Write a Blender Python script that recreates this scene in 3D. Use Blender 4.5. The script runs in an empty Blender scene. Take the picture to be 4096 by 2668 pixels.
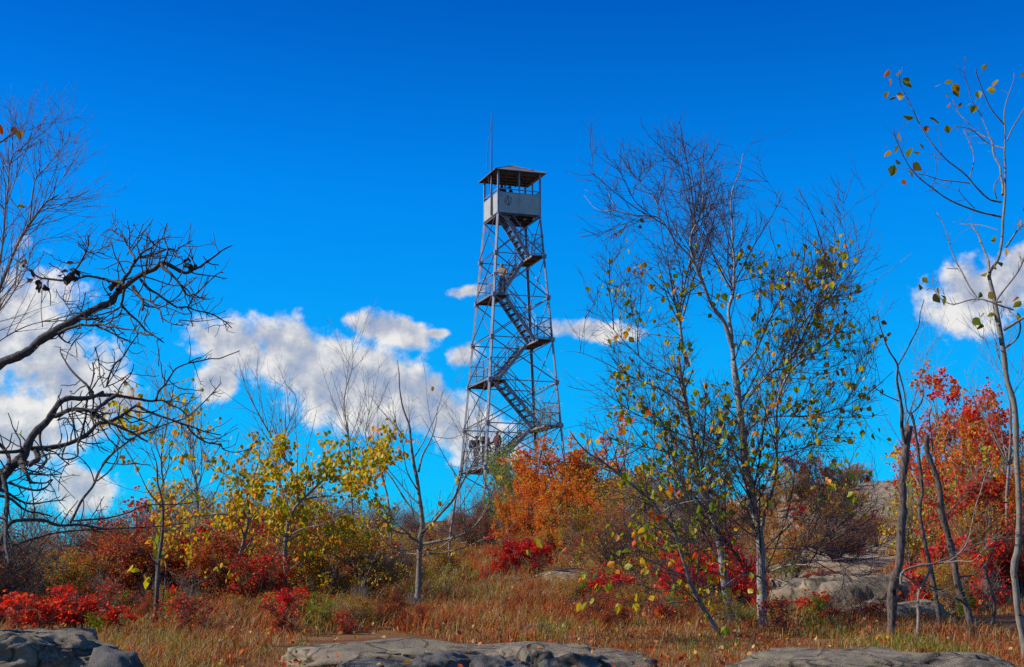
import bpy, math, random
import numpy as np
from mathutils import Vector, Matrix, noise as mnoise

SC = bpy.context.scene
COL = SC.collection
PI = math.pi
R = math.radians

# ------------------------------------------------------------------ camera
PITCH = R(10.03)
EYE = 1.6
FPX = 5800.0                      # focal length in pixels of the 4096-wide photograph


def W(px, py, d):
    """world point seen at photo pixel (px, py) at forward distance d"""
    cx = (px - 2048) / FPX
    cy = (1334 - py) / FPX
    v = (cx, math.cos(PITCH) - cy * math.sin(PITCH), math.sin(PITCH) + cy * math.cos(PITCH))
    s = d / v[1]
    return (v[0] * s, d, EYE + v[2] * s)


def D(dx, dy, d):                 # same, display pixels (2380 wide)
    return W(dx * 1.72101, dy * 1.72101, d)


cam_d = bpy.data.cameras.new("camera")
cam = bpy.data.objects.new("camera", cam_d)
COL.objects.link(cam)
cam.location = (0, 0, EYE)
cam.rotation_euler = (R(90) + PITCH, 0, 0)
cam_d.sensor_width = 36
cam_d.lens = 36 * FPX / 4096
cam_d.clip_start = 0.05
cam_d.clip_end = 5000
SC.camera = cam

# ------------------------------------------------------------------ tagging


def tag(o, label=None, cat=None, group=None, kind=None):
    if label: o['label'] = label
    if cat: o['category'] = cat
    if group: o['group'] = group
    if kind: o['kind'] = kind
    return o


def empty(name, loc=(0, 0, 0), rz=0.0, scale=1.0):
    o = bpy.data.objects.new(name, None)
    COL.objects.link(o)
    o.location = loc
    o.rotation_euler = (0, 0, rz)
    o.scale = (scale, scale, scale) if not hasattr(scale, '__len__') else scale
    o.empty_display_size = 0.2
    return o


def copy_tree(o, parent=None):
    c = o.copy()
    COL.objects.link(c)
    c.parent = parent
    if parent is None:
        for k in ('label', 'group'):
            if k in c: del c[k]
    for ch in o.children:
        copy_tree(ch, c)
    return c


# ------------------------------------------------------------------ mesh builder
class MB:
    def __init__(self):
        self.v = []; self.f = []; self.n = 0

    def add(self, verts, faces, mat=0, smooth=False):
        verts = np.asarray(verts, dtype=np.float32).reshape(-1, 3)
        if len(verts) == 0: return self
        if isinstance(faces, np.ndarray):
            groups = [faces]
        else:
            by = {}
            for f in faces: by.setdefault(len(f), []).append(f)
            groups = [np.array(g, dtype=np.int64) for g in by.values()]
        for g in groups:
            self.f.append((g + self.n, mat, smooth))
        self.v.append(verts); self.n += len(verts)
        return self

    def box(self, c, s, rz=0.0, mat=0, m=None):
        x, y, z = s[0] / 2, s[1] / 2, s[2] / 2
        v = np.array([(-x, -y, -z), (x, -y, -z), (x, y, -z), (-x, y, -z), (-x, -y, z), (x, -y, z), (x, y, z), (-x, y, z)], dtype=float)
        if m is not None:
            v = v @ np.array(m).T
        elif rz:
            c_, s_ = math.cos(rz), math.sin(rz)
            v = np.stack([v[:, 0] * c_ - v[:, 1] * s_, v[:, 0] * s_ + v[:, 1] * c_, v[:, 2]], 1)
        v = v + np.array(c)
        return self.add(v, np.array([(0, 3, 2, 1), (4, 5, 6, 7), (0, 1, 5, 4), (1, 2, 6, 5), (2, 3, 7, 6), (3, 0, 4, 7)]), mat)

    def bar(self, a, b, w, h=None, up=(0, 0, 1), mat=0, angle=False):
        """rectangular bar (or an L angle iron) from a to b"""
        h = h or w
        a = Vector(a); b = Vector(b)
        t = (b - a).normalized()
        u = Vector(up)
        s = t.cross(u)
        if s.length < 1e-4: s = t.cross(Vector((1, 0, 0)))
        s.normalize(); n = s.cross(t).normalized()
        if angle:
            th = min(w, h) * 0.16
            prof = [(0, 0), (w, 0), (w, th), (th, th), (th, h), (0, h)]
            prof = [(p[0] - w / 3, p[1] - h / 3) for p in prof]
        else:
            prof = [(-w / 2, -h / 2), (w / 2, -h / 2), (w / 2, h / 2), (-w / 2, h / 2)]
        k = len(prof)
        v = [a + s * p[0] + n * p[1] for p in prof] + [b + s * p[0] + n * p[1] for p in prof]
        f = [tuple(reversed(range(k))), tuple(range(k, 2 * k))] + [(i, (i + 1) % k, k + (i + 1) % k, k + i) for i in range(k)]
        return self.add([tuple(q) for q in v], f, mat)

    def tubes(self, P, Rr, sides=5, mat=0, smooth=True):
        """P (M,K,3) polylines, Rr (M,K) radii"""
        P = np.asarray(P, dtype=float); Rr = np.asarray(Rr, dtype=float)
        if P.ndim == 2: P = P[None]; Rr = Rr[None]
        M, K, _ = P.shape
        if M == 0: return self
        T = np.gradient(P, axis=1)
        T /= np.linalg.norm(T, axis=2, keepdims=True) + 1e-9
        md = P[:, -1] - P[:, 0]
        ref = np.zeros((M, 3)); ref[np.arange(M), np.abs(md).argmin(axis=1)] = 1
        A = np.cross(T, ref[:, None, :]); A /= np.linalg.norm(A, axis=2, keepdims=True) + 1e-9
        B = np.cross(T, A)
        th = np.arange(sides) * 2 * PI / sides
        V = P[:, :, None, :] + Rr[:, :, None, None] * (A[:, :, None, :] * np.cos(th)[None, None, :, None] + B[:, :, None, :] * np.sin(th)[None, None, :, None])
        base = (np.arange(M) * K * sides)[:, None, None]
        k = (np.arange(K - 1) * sides)[None, :, None]
        s = np.arange(sides)[None, None, :]; s2 = (np.arange(sides) + 1) % sides
        s2 = s2[None, None, :]
        F = np.stack([base + k + s, base + k + s2, base + k + sides + s2, base + k + sides + s], axis=-1).reshape(-1, 4)
        self.add(V.reshape(-1, 3), F, mat, smooth)
        if sides > 3:      # close the thick ends
            caps = (base[:, 0, 0][:, None] + (K - 1) * sides + np.arange(sides)[None, :])
            self.f.append((caps + self.n - V.reshape(-1, 3).shape[0], mat, False))
        return self

    def mesh(self, name, mats):
        me = bpy.data.meshes.new(name)
        if not self.v: return me
        V = np.concatenate(self.v)
        me.vertices.add(len(V)); me.vertices.foreach_set('co', V.astype(np.float32).ravel())
        loops = np.concatenate([g.ravel() for g, _, _ in self.f])
        tot = np.concatenate([np.full(len(g), g.shape[1]) for g, _, _ in self.f])
        mi = np.concatenate([np.full(len(g), m) for g, m, _ in self.f])
        sm = np.concatenate([np.full(len(g), s) for g, _, s in self.f])
        start = np.concatenate([[0], np.cumsum(tot)[:-1]])
        me.loops.add(len(loops)); me.loops.foreach_set('vertex_index', loops.astype(np.int32))
        me.polygons.add(len(tot))
        me.polygons.foreach_set('loop_start', start.astype(np.int32))
        me.polygons.foreach_set('loop_total', tot.astype(np.int32))
        me.polygons.foreach_set('material_index', mi.astype(np.int32))
        me.polygons.foreach_set('use_smooth', sm.astype(bool))
        me.update(calc_edges=True)
        me.validate()
        for m in (mats if isinstance(mats, (list, tuple)) else [mats]): me.materials.append(m)
        return me

    def build(self, name, mats, parent=None, loc=(0, 0, 0)):
        o = bpy.data.objects.new(name, self.mesh(name, mats))
        COL.objects.link(o)
        o.location = loc
        if parent: o.parent = parent
        return o


# ------------------------------------------------------------------ materials
def newmat(name):
    m = bpy.data.materials.new(name); m.use_nodes = True
    nt = m.node_tree; nt.nodes.clear()
    return m, nt, nt.nodes, nt.links


def ramp(nodes, stops, mode='LINEAR'):
    r = nodes.new('ShaderNodeValToRGB'); r.color_ramp.interpolation = mode
    e = r.color_ramp.elements
    while len(e) < len(stops): e.new(0.5)
    for i, (p, c) in enumerate(stops):
        e[i].position = p; e[i].color = (c[0], c[1], c[2], 1)
    return r


def coord(nodes, links, scale=(1, 1, 1), kind='Object'):
    tc = nodes.new('ShaderNodeTexCoord'); mp = nodes.new('ShaderNodeMapping')
    mp.inputs['Scale'].default_value = scale
    links.new(tc.outputs[kind], mp.inputs['Vector'])
    return mp.outputs['Vector']


def noise_n(nodes, links, vec, scale, detail=6, rough=0.6):
    n = nodes.new('ShaderNodeTexNoise')
    n.inputs['Scale'].default_value = scale; n.inputs['Detail'].default_value = detail
    n.inputs['Roughness'].default_value = rough
    links.new(vec, n.inputs['Vector'])
    return n.outputs['Fac']


def mixc(nodes, links, fac, a, b, mode='MIX'):
    m = nodes.new('ShaderNodeMix'); m.data_type = 'RGBA'; m.blend_type = mode
    for k, s in ((0, fac), (6, a), (7, b)):
        if hasattr(s, 'links') or hasattr(s, 'is_linked'): links.new(s, m.inputs[k])
        elif k == 0: m.inputs[0].default_value = s
        else: m.inputs[k].default_value = (s[0], s[1], s[2], 1)
    return m.outputs[2]


def finish(nt, nodes, links, col, rough=0.85, bump=None, bstr=0.4, bdist=0.02, metal=0.0, spec=0.3):
    p = nodes.new('ShaderNodeBsdfPrincipled'); o = nodes.new('ShaderNodeOutputMaterial')
    if hasattr(col, 'is_linked'): links.new(col, p.inputs['Base Color'])
    else: p.inputs['Base Color'].default_value = (col[0], col[1], col[2], 1)
    p.inputs['Roughness'].default_value = rough; p.inputs['Metallic'].default_value = metal
    p.inputs['Specular IOR Level'].default_value = spec
    if bump is not None:
        b = nodes.new('ShaderNodeBump'); b.inputs['Strength'].default_value = bstr
        b.inputs['Distance'].default_value = bdist
        links.new(bump, b.inputs['Height']); links.new(b.outputs[0], p.inputs['Normal'])
    links.new(p.outputs[0], o.inputs[0])
    return p


def mat_plain(name, c, c2=None, scale=8, rough=0.8, metal=0.0, bstr=0.2, spec=0.3):
    m, nt, nd, lk = newmat(name)
    v = coord(nd, lk)
    f = noise_n(nd, lk, v, scale)
    c2 = c2 or tuple(x * 0.65 for x in c)
    r = ramp(nd, [(0.3, c2), (0.7, c)]); lk.new(f, r.inputs[0])
    finish(nt, nd, lk, r.outputs[0], rough, f, bstr, 0.01, metal, spec)
    return m


def mat_leaf(name, cols, trans=0.5, patch=None):
    """leaf colour varies from leaf to leaf (each leaf is a mesh island)"""
    m, nt, nd, lk = newmat(name)
    g = nd.new('ShaderNodeNewGeometry')
    stops = [(i / len(cols), c) for i, c in enumerate(cols)]
    r = ramp(nd, stops, 'CONSTANT'); lk.new(g.outputs['Random Per Island'], r.inputs[0])
    v = coord(nd, lk)
    f = noise_n(nd, lk, v, 40, 3)
    r2 = ramp(nd, [(0.25, (0.7, 0.62, 0.5)), (0.6, (1, 1, 1))]); lk.new(f, r2.inputs[0])
    c = mixc(nd, lk, 1.0, r.outputs[0], r2.outputs[0], 'MULTIPLY')
    if patch:
        f2 = noise_n(nd, lk, v, patch[0], 2)
        rr = ramp(nd, [(0.45, (0, 0, 0)), (0.58, (1, 1, 1))]); lk.new(f2, rr.inputs[0])
        r3 = ramp(nd, [(i / len(patch[1]), q) for i, q in enumerate(patch[1])], 'CONSTANT')
        lk.new(g.outputs['Random Per Island'], r3.inputs[0])
        c = mixc(nd, lk, rr.outputs[0], c, r3.outputs[0])
    d = nd.new('ShaderNodeBsdfDiffuse'); t = nd.new('ShaderNodeBsdfTranslucent')
    gl = nd.new('ShaderNodeBsdfGlossy'); gl.inputs['Roughness'].default_value = 0.45
    gl.inputs['Color'].default_value = (1, 1, 1, 1)
    mx = nd.new('ShaderNodeMixShader'); mx.inputs[0].default_value = trans
    mx2 = nd.new('ShaderNodeMixShader'); mx2.inputs[0].default_value = 0.014
    o = nd.new('ShaderNodeOutputMaterial')
    lk.new(c, d.inputs['Color']); lk.new(c, t.inputs['Color'])
    lk.new(d.outputs[0], mx.inputs[1]); lk.new(t.outputs[0], mx.inputs[2])
    lk.new(mx.outputs[0], mx2.inputs[1]); lk.new(gl.outputs[0], mx2.inputs[2])
    lk.new(mx2.outputs[0], o.inputs[0])
    return m


def mat_bark(name, c, c2, streak=(6, 6, 1.2), dark=None, rough=0.9, marks=None):
    m, nt, nd, lk = newmat(name)
    v = coord(nd, lk, streak)
    f = noise_n(nd, lk, v, 7, 8, 0.65)
    r = ramp(nd, [(0.35, c2), (0.62, c)]); lk.new(f, r.inputs[0])
    col = r.outputs[0]
    hgt = f
    if marks:      # dark horizontal scars of birch and aspen bark
        v2 = coord(nd, lk, marks)
        f2 = noise_n(nd, lk, v2, 1.0, 4, 0.6)
        r2 = ramp(nd, [(0.60, (0, 0, 0)), (0.66, (1, 1, 1))]); lk.new(f2, r2.inputs[0])
        col = mixc(nd, lk, r2.outputs[0], col, dark)
    finish(nt, nd, lk, col, rough, hgt, 0.5, 0.006)
    return m


def mat_rock(name, c1, c2, c3, lichen=(0.2, 0.19, 0.1), scale=1.0):
    m, nt, nd, lk = newmat(name)
    v = coord(nd, lk, (scale, scale, scale))
    big = noise_n(nd, lk, v, 2.2, 6, 0.6)
    r = ramp(nd, [(0.32, c2), (0.55, c1), (0.75, c3)]); lk.new(big, r.inputs[0])
    fine = noise_n(nd, lk, v, 120, 4, 0.8)
    r2 = ramp(nd, [(0.3, (0.62, 0.62, 0.63)), (0.52, (1, 1, 1)), (0.72, (1.3, 1.27, 1.24))]); lk.new(fine, r2.inputs[0])
    c = mixc(nd, lk, 1.0, r.outputs[0], r2.outputs[0], 'MULTIPLY')
    med = noise_n(nd, lk, v, 9, 6, 0.75)
    r3 = ramp(nd, [(0.52, (0, 0, 0)), (0.64, (0.75, 0.75, 0.75))]); lk.new(med, r3.inputs[0])
    c = mixc(nd, lk, r3.outputs[0], c, lichen)
    st = noise_n(nd, lk, v, 2.6, 10, 0.75)
    r5 = ramp(nd, [(0.50, (0, 0, 0)), (0.60, (0.75, 0.75, 0.75))]); lk.new(st, r5.inputs[0])
    c = mixc(nd, lk, r5.outputs[0], c, (0.035, 0.032, 0.034))
    vo = nd.new('ShaderNodeTexVoronoi'); vo.feature = 'DISTANCE_TO_EDGE'; vo.inputs['Scale'].default_value = 1.6
    wv = nd.new('ShaderNodeVectorMath'); wv.operation = 'MULTIPLY_ADD'
    nz = nd.new('ShaderNodeTexNoise'); nz.inputs['Scale'].default_value = 3; lk.new(v, nz.inputs['Vector'])
    wv.inputs[1].default_value = (0.5, 0.5, 0.5); lk.new(nz.outputs['Color'], wv.inputs[0]); lk.new(v, wv.inputs[2])
    lk.new(wv.outputs[0], vo.inputs['Vector'])
    r4 = ramp(nd, [(0.0, (0.02, 0.02, 0.02)), (0.035, (1, 1, 1))]); lk.new(vo.outputs['Distance'], r4.inputs[0])
    c = mixc(nd, lk, 0.75, c, r4.outputs[0], 'MULTIPLY')
    add = nd.new('ShaderNodeMath'); add.operation = 'MULTIPLY_ADD'
    lk.new(med, add.inputs[0]); add.inputs[1].default_value = 0.6; lk.new(fine, add.inputs[2])
    finish(nt, nd, lk, c, 0.93, add.outputs[0], 0.8, 0.02, 0, 0.2)
    return m


M = {}
M['steel'] = mat_plain('weathered_steel', (0.27, 0.275, 0.33), (0.15, 0.15, 0.19), 5, 0.55, 0.2)
M['steel_dark'] = mat_plain('dark_grating', (0.10, 0.09, 0.11), (0.05, 0.045, 0.055), 6, 0.7, 0.3)
M['sheet'] = mat_plain('galvanised_sheet', (0.36, 0.365, 0.36), (0.27, 0.275, 0.275), 2.2, 0.6, 0.0, 0.08)
M['roof'] = mat_plain('roof_sheet', (0.2, 0.19, 0.19), (0.12, 0.12, 0.13), 2, 0.6, 0.1)
M['wood'] = mat_plain('weathered_boards', (0.12, 0.085, 0.06), (0.05, 0.035, 0.03), 12, 0.9)
M['paint'] = mat_plain('dark_paint', (0.07, 0.085, 0.12), (0.12, 0.13, 0.16), 30)
M['lamp'] = mat_plain('lamp_glass', (0.4, 0.4, 0.38))
M['bark_dark'] = mat_bark('dark_oak_bark', (0.10, 0.08, 0.072), (0.016, 0.013, 0.014), (9, 9, 4))
M['twig_dark'] = mat_bark('dark_twigs', (0.075, 0.05, 0.055), (0.03, 0.02, 0.025), (2, 2, 2))
M['bark_twig'] = mat_bark('twig_bark', (0.17, 0.12, 0.11), (0.06, 0.035, 0.035), (2, 2, 2))
M['bark_birch'] = mat_bark('birch_bark', (0.30, 0.275, 0.27), (0.16, 0.14, 0.145), (5, 5, 2), (0.03, 0.022, 0.02), 0.8, (16, 16, 75))
M['bark_aspen'] = mat_bark('aspen_bark', (0.22, 0.19, 0.155), (0.11, 0.09, 0.075), (5, 5, 1.5), (0.03, 0.024, 0.02), 0.85, (14, 14, 40))
M['bark_snag'] = mat_bark('rotting_bark', (0.15, 0.11, 0.095), (0.03, 0.022, 0.022), (9, 9, 2.5), (0.014, 0.01, 0.011), 0.95, (11, 11, 9))
M['bark_grey'] = mat_bark('grey_bark', (0.25, 0.205, 0.17), (0.1, 0.075, 0.06), (3, 3, 2))
M['bark_brown'] = mat_bark('brown_bark', (0.16, 0.095, 0.065), (0.06, 0.035, 0.028), (3, 3, 2))

RED = [(0.8, 0.016, 0.01), (0.62, 0.008, 0.01), (0.85, 0.06, 0.012), (0.48, 0.01, 0.012), (0.8, 0.03, 0.02)]
CRIM = [(0.6, 0.012, 0.012), (0.42, 0.014, 0.012), (0.7, 0.035, 0.012), (0.3, 0.03, 0.015), (0.75, 0.09, 0.015), (0.4, 0.11, 0.02), (0.24, 0.09, 0.03)]
MAROON = [(0.5, 0.03, 0.015), (0.3, 0.04, 0.02), (0.6, 0.06, 0.015), (0.42, 0.16, 0.02), (0.62, 0.09, 0.02), (0.3, 0.24, 0.02)]
ORANGE = [(0.9, 0.24, 0.008), (0.85, 0.13, 0.01), (0.85, 0.34, 0.01), (0.6, 0.14, 0.01), (0.5, 0.36, 0.01), (0.8, 0.15, 0.01)]
YGREEN = [(0.34, 0.40, 0.008), (0.5, 0.45, 0.01), (0.22, 0.31, 0.008), (0.75, 0.46, 0.01), (0.8, 0.3, 0.01), (0.6, 0.48, 0.01)]
YELLOW = [(0.8, 0.48, 0.01), (0.7, 0.45, 0.01), (0.5, 0.42, 0.01), (0.85, 0.33, 0.01), (0.4, 0.4, 0.01), (0.6, 0.28, 0.02)]
GREEN = [(0.2, 0.32, 0.008), (0.14, 0.23, 0.01), (0.3, 0.38, 0.01), (0.45, 0.42, 0.012), (0.22, 0.23, 0.02)]
BROWN = [(0.17, 0.08, 0.03), (0.1, 0.05, 0.03), (0.26, 0.11, 0.03), (0.3, 0.16, 0.05), (0.13, 0.1, 0.03)]
M['leaf_red'] = mat_leaf('scarlet_leaves', RED)
M['leaf_sumac'] = mat_leaf('sumac_leaves', [(0.85, 0.035, 0.008), (0.7, 0.014, 0.008), (0.85, 0.1, 0.01), (0.5, 0.02, 0.012), (0.35, 0.03, 0.015), (0.8, 0.05, 0.01)])
M['leaf_crimson'] = mat_leaf('crimson_leaves', CRIM)
M['leaf_maroon'] = mat_leaf('maroon_leaves', MAROON)
M['leaf_orange'] = mat_leaf('orange_leaves', ORANGE, patch=(0.9, [(0.7, 0.05, 0.01), (0.8, 0.11, 0.01), (0.4, 0.32, 0.01)]))
M['leaf_mixed'] = mat_leaf('orange_green_leaves', [(0.4, 0.36, 0.01), (0.65, 0.24, 0.01), (0.26, 0.3, 0.01), (0.72, 0.13, 0.01), (0.55, 0.32, 0.02)], patch=(0.8, [(0.62, 0.08, 0.012), (0.42, 0.2, 0.02), (0.34, 0.36, 0.01)]))
M['leaf_maple'] = mat_leaf('maple_leaves', RED[:3] + [(0.6, 0.1, 0.01)], patch=(0.55, [(0.75, 0.2, 0.01), (0.6, 0.34, 0.01), (0.7, 0.05, 0.01), (0.36, 0.34, 0.01)]))
M['leaf_ygreen'] = mat_leaf('yellow_green_leaves', YGREEN)
M['leaf_yellow'] = mat_leaf('golden_leaves', YELLOW)
M['leaf_olive'] = mat_leaf('olive_and_orange_leaves', [(0.26, 0.25, 0.01), (0.16, 0.19, 0.01), (0.4, 0.24, 0.01), (0.45, 0.13, 0.01), (0.33, 0.3, 0.01), (0.2, 0.15, 0.02)])
M['leaf_green'] = mat_leaf('green_leaves', GREEN)
M['leaf_russet'] = mat_leaf('russet_leaves', [(0.45, 0.1, 0.015), (0.3, 0.13, 0.03), (0.55, 0.05, 0.012), (0.25, 0.2, 0.02), (0.4, 0.2, 0.03), (0.2, 0.07, 0.03)])
M['leaf_brown'] = mat_leaf('withered_leaves', BROWN, 0.25)
M['leaf_dead'] = mat_leaf('dark_dead_leaves', [(0.05, 0.03, 0.025), (0.08, 0.045, 0.03)], 0.1)
# ------------------------------------------------------------------ branch systems
def resample(pts, K):
    pts = np.asarray(pts, dtype=float)
    # Catmull-Rom smoothing, then even spacing
    if len(pts) > 2:
        e = np.vstack([2 * pts[0] - pts[1], pts, 2 * pts[-1] - pts[-2]])
        out = []
        for i in range(1, len(e) - 2):
            p0, p1, p2, p3 = e[i - 1], e[i], e[i + 1], e[i + 2]
            for t in np.linspace(0, 1, 6, endpoint=False):
                out.append(0.5 * ((2 * p1) + (-p0 + p2) * t + (2 * p0 - 5 * p1 + 4 * p2 - p3) * t * t + (-p0 + 3 * p1 - 3 * p2 + p3) * t ** 3))
        out.append(pts[-1]); pts = np.array(out)
    s = np.concatenate([[0], np.cumsum(np.linalg.norm(np.diff(pts, axis=0), axis=1))])
    q = np.linspace(0, s[-1], K)
    return np.stack([np.interp(q, s, pts[:, i]) for i in range(3)], 1)


def limb(rng, px, d0, d1, r0, r1, K=None, conv=lambda x, y: (x, y), wig=0.0, bulge=0.35):
    """limb through photo pixels, its depth running from d0 to d1 with a bow of its own"""
    n = len(px)
    ph = rng.uniform(0, 6.28)
    pts = []
    for i, (x, y) in enumerate(px):
        t = i / max(1, n - 1)
        d = d0 + (d1 - d0) * t + bulge * math.sin(ph + 2.2 * t) * t * 0.5
        sx, sy = conv(x, y)
        pts.append(W(sx, sy, d))
    K = K or max(8, min(40, n * 4))
    P = resample(pts, K)
    if wig:
        nn = rng.normal(0, wig, (max(3, K // 3), 3)); nn[0] = 0
        P = P + np.stack([np.interp(np.linspace(0, 1, K), np.linspace(0, 1, len(nn)), nn[:, i]) for i in range(3)], 1)
    Rr = r0 + (r1 - r0) * np.linspace(0, 1, K) ** 0.85
    Rr = Rr * (1 + 0.10 * rng.standard_normal(K).clip(-1, 1))
    return P, Rr


def sprout(rng, lines, n, t0, t1, l0, l1, a0, a1, up, wig, K=5, rs=0.55, rmin=0.0012, rmax=1, grav=0.0, taper=True, lenfall=0.4, rtip=0.35, bias=None):
    """n new branches on a set of parent polylines [(P,R)...]; returns (P (n,K,3), R (n,K))"""
    # parents can be list of (K,3),(K,) or stacked arrays
    Ps = []; Rs = []
    KK = 12
    for P, Q in lines:
        P = np.asarray(P); Q = np.asarray(Q)
        if P.ndim == 2: P = P[None]; Q = Q[None]
        k = P.shape[1]
        if k != KK:
            idx = np.linspace(0, k - 1, KK); i0 = np.floor(idx).astype(int).clip(0, k - 2); f = (idx - i0)
            P = P[:, i0] * (1 - f)[None, :, None] + P[:, i0 + 1] * f[None, :, None]
            Q = Q[:, i0] * (1 - f)[None] + Q[:, i0 + 1] * f[None]
        Ps.append(P); Rs.append(Q)
    P = np.concatenate(Ps); Q = np.concatenate(Rs)
    L = np.linalg.norm(np.diff(P, axis=1), axis=2).sum(1)
    pr = L / L.sum()
    idx = rng.choice(len(P), n, p=pr)
    t = rng.uniform(t0, t1, n)
    ft = t * (KK - 1); i0 = np.floor(ft).astype(int).clip(0, KK - 2); f = ft - i0
    start = P[idx, i0] * (1 - f)[:, None] + P[idx, i0 + 1] * f[:, None]
    rad = Q[idx, i0] * (1 - f) + Q[idx, i0 + 1] * f
    tan = P[idx, i0 + 1] - P[idx, i0]; tan /= np.linalg.norm(tan, axis=1, keepdims=True) + 1e-9
    rv = rng.standard_normal((n, 3))
    if bias is not None: rv = rv + np.array(bias)[None]
    side = rv - (rv * tan).sum(1, keepdims=True) * tan
    side /= np.linalg.norm(side, axis=1, keepdims=True) + 1e-9
    a = np.radians(rng.uniform(a0, a1, n))[:, None]
    dr = tan * np.cos(a) + side * np.sin(a)
    length = rng.uniform(l0, l1, n) * (1 - lenfall * t)
    step = length / (K - 1)
    pts = [start]; cur = start; dcur = dr
    for k in range(K - 1):
        dcur = dcur + rng.normal(0, wig, (n, 3)) + np.array([0, 0, up - grav * (k / K)])[None]
        dcur /= np.linalg.norm(dcur, axis=1, keepdims=True)
        cur = cur + dcur * step[:, None]
        pts.append(cur)
    PP = np.stack(pts, 1)
    rr0 = np.clip(rad * rs, rmin, rmax)
    tt = np.linspace(0, 1, K)
    RR = rr0[:, None] * (1 - (1 - rtip) * tt[None])
    RR = np.maximum(RR, rmin * 0.6)
    return PP, RR


OVATE = (np.array([(0, 0, 0), (-.30, .2, .06), (-.42, .5, .1), (-.2, .82, .05), (0, 1.05, 0), (.2, .82, .05), (.42, .5, .1), (.30, .2, .06)]),
         [(0, 4, 3, 2, 1), (0, 7, 6, 5, 4)])
RHOMB = (np.array([(0, 0, 0), (-.32, .5, .06), (0, 1, 0), (.32, .5, .06)]), [(0, 3, 2, 1)])
LOBED = (np.array([(0, 0, 0), (-.42, .12, .05), (-.25, .38, .02), (-.55, .62, .08), (-.18, .7, .0), (0, 1.1, -.05), (.18, .7, 0), (.55, .62, .08), (.25, .38, .02), (.42, .12, .05)]),
         [(0, 9, 8, 7, 6, 5, 4, 3, 2, 1)])
LONG = (np.array([(0, 0, 0), (-.15, .35, .03), (-.1, .75, 0), (0, 1.1, -.06), (.1, .75, 0), (.15, .35, .03)]), [(0, 5, 4, 3, 2, 1)])


def add_leaves(mb, rng, pos, size, tmpl=OVATE, mat=0, hang=0.5, var=0.3, flat=0.0, smooth=False):
    pos = np.asarray(pos, dtype=float); n = len(pos)
    if n == 0: return
    T, faces = tmpl
    y = rng.standard_normal((n, 3)); y[:, 2] -= hang * 2
    y /= np.linalg.norm(y, axis=1, keepdims=True)
    z = rng.standard_normal((n, 3)); z[:, 2] += flat
    x = np.cross(y, z); x /= np.linalg.norm(x, axis=1, keepdims=True) + 1e-9
    z = np.cross(x, y)
    s = size * (1 + var * rng.uniform(-1, 1, n))
    V = pos[:, None, :] + s[:, None, None] * (T[None, :, 0:1] * x[:, None, :] + T[None, :, 1:2] * y[:, None, :] + T[None, :, 2:3] * z[:, None, :] * rng.uniform(0.3, 2.2, n)[:, None, None])
    k = len(T)
    for f in faces:
        F = (np.arange(n) * k)[:, None] + np.array(f)[None]
        mb.f.append((F + mb.n, mat, smooth))
    mb.v.append(V.reshape(-1, 3).astype(np.float32)); mb.n += n * k


def leaf_spots(rng, PP, n, t0=0.3, t1=1.0, spread=0.02, cluster=1, sel=None):
    PP = np.asarray(PP)
    m, K = PP.shape[:2]
    ok = np.arange(m) if sel is None else np.nonzero(sel)[0]
    nn = max(1, n // cluster)
    idx = np.repeat(rng.choice(ok, nn), cluster)
    t = np.repeat(rng.uniform(t0, t1, nn), cluster) * (K - 1)
    i0 = np.floor(t).astype(int).clip(0, K - 2); f = (t - i0)[:, None]
    p = PP[idx, i0] * (1 - f) + PP[idx, i0 + 1] * f
    return p + rng.normal(0, spread, p.shape)


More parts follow.
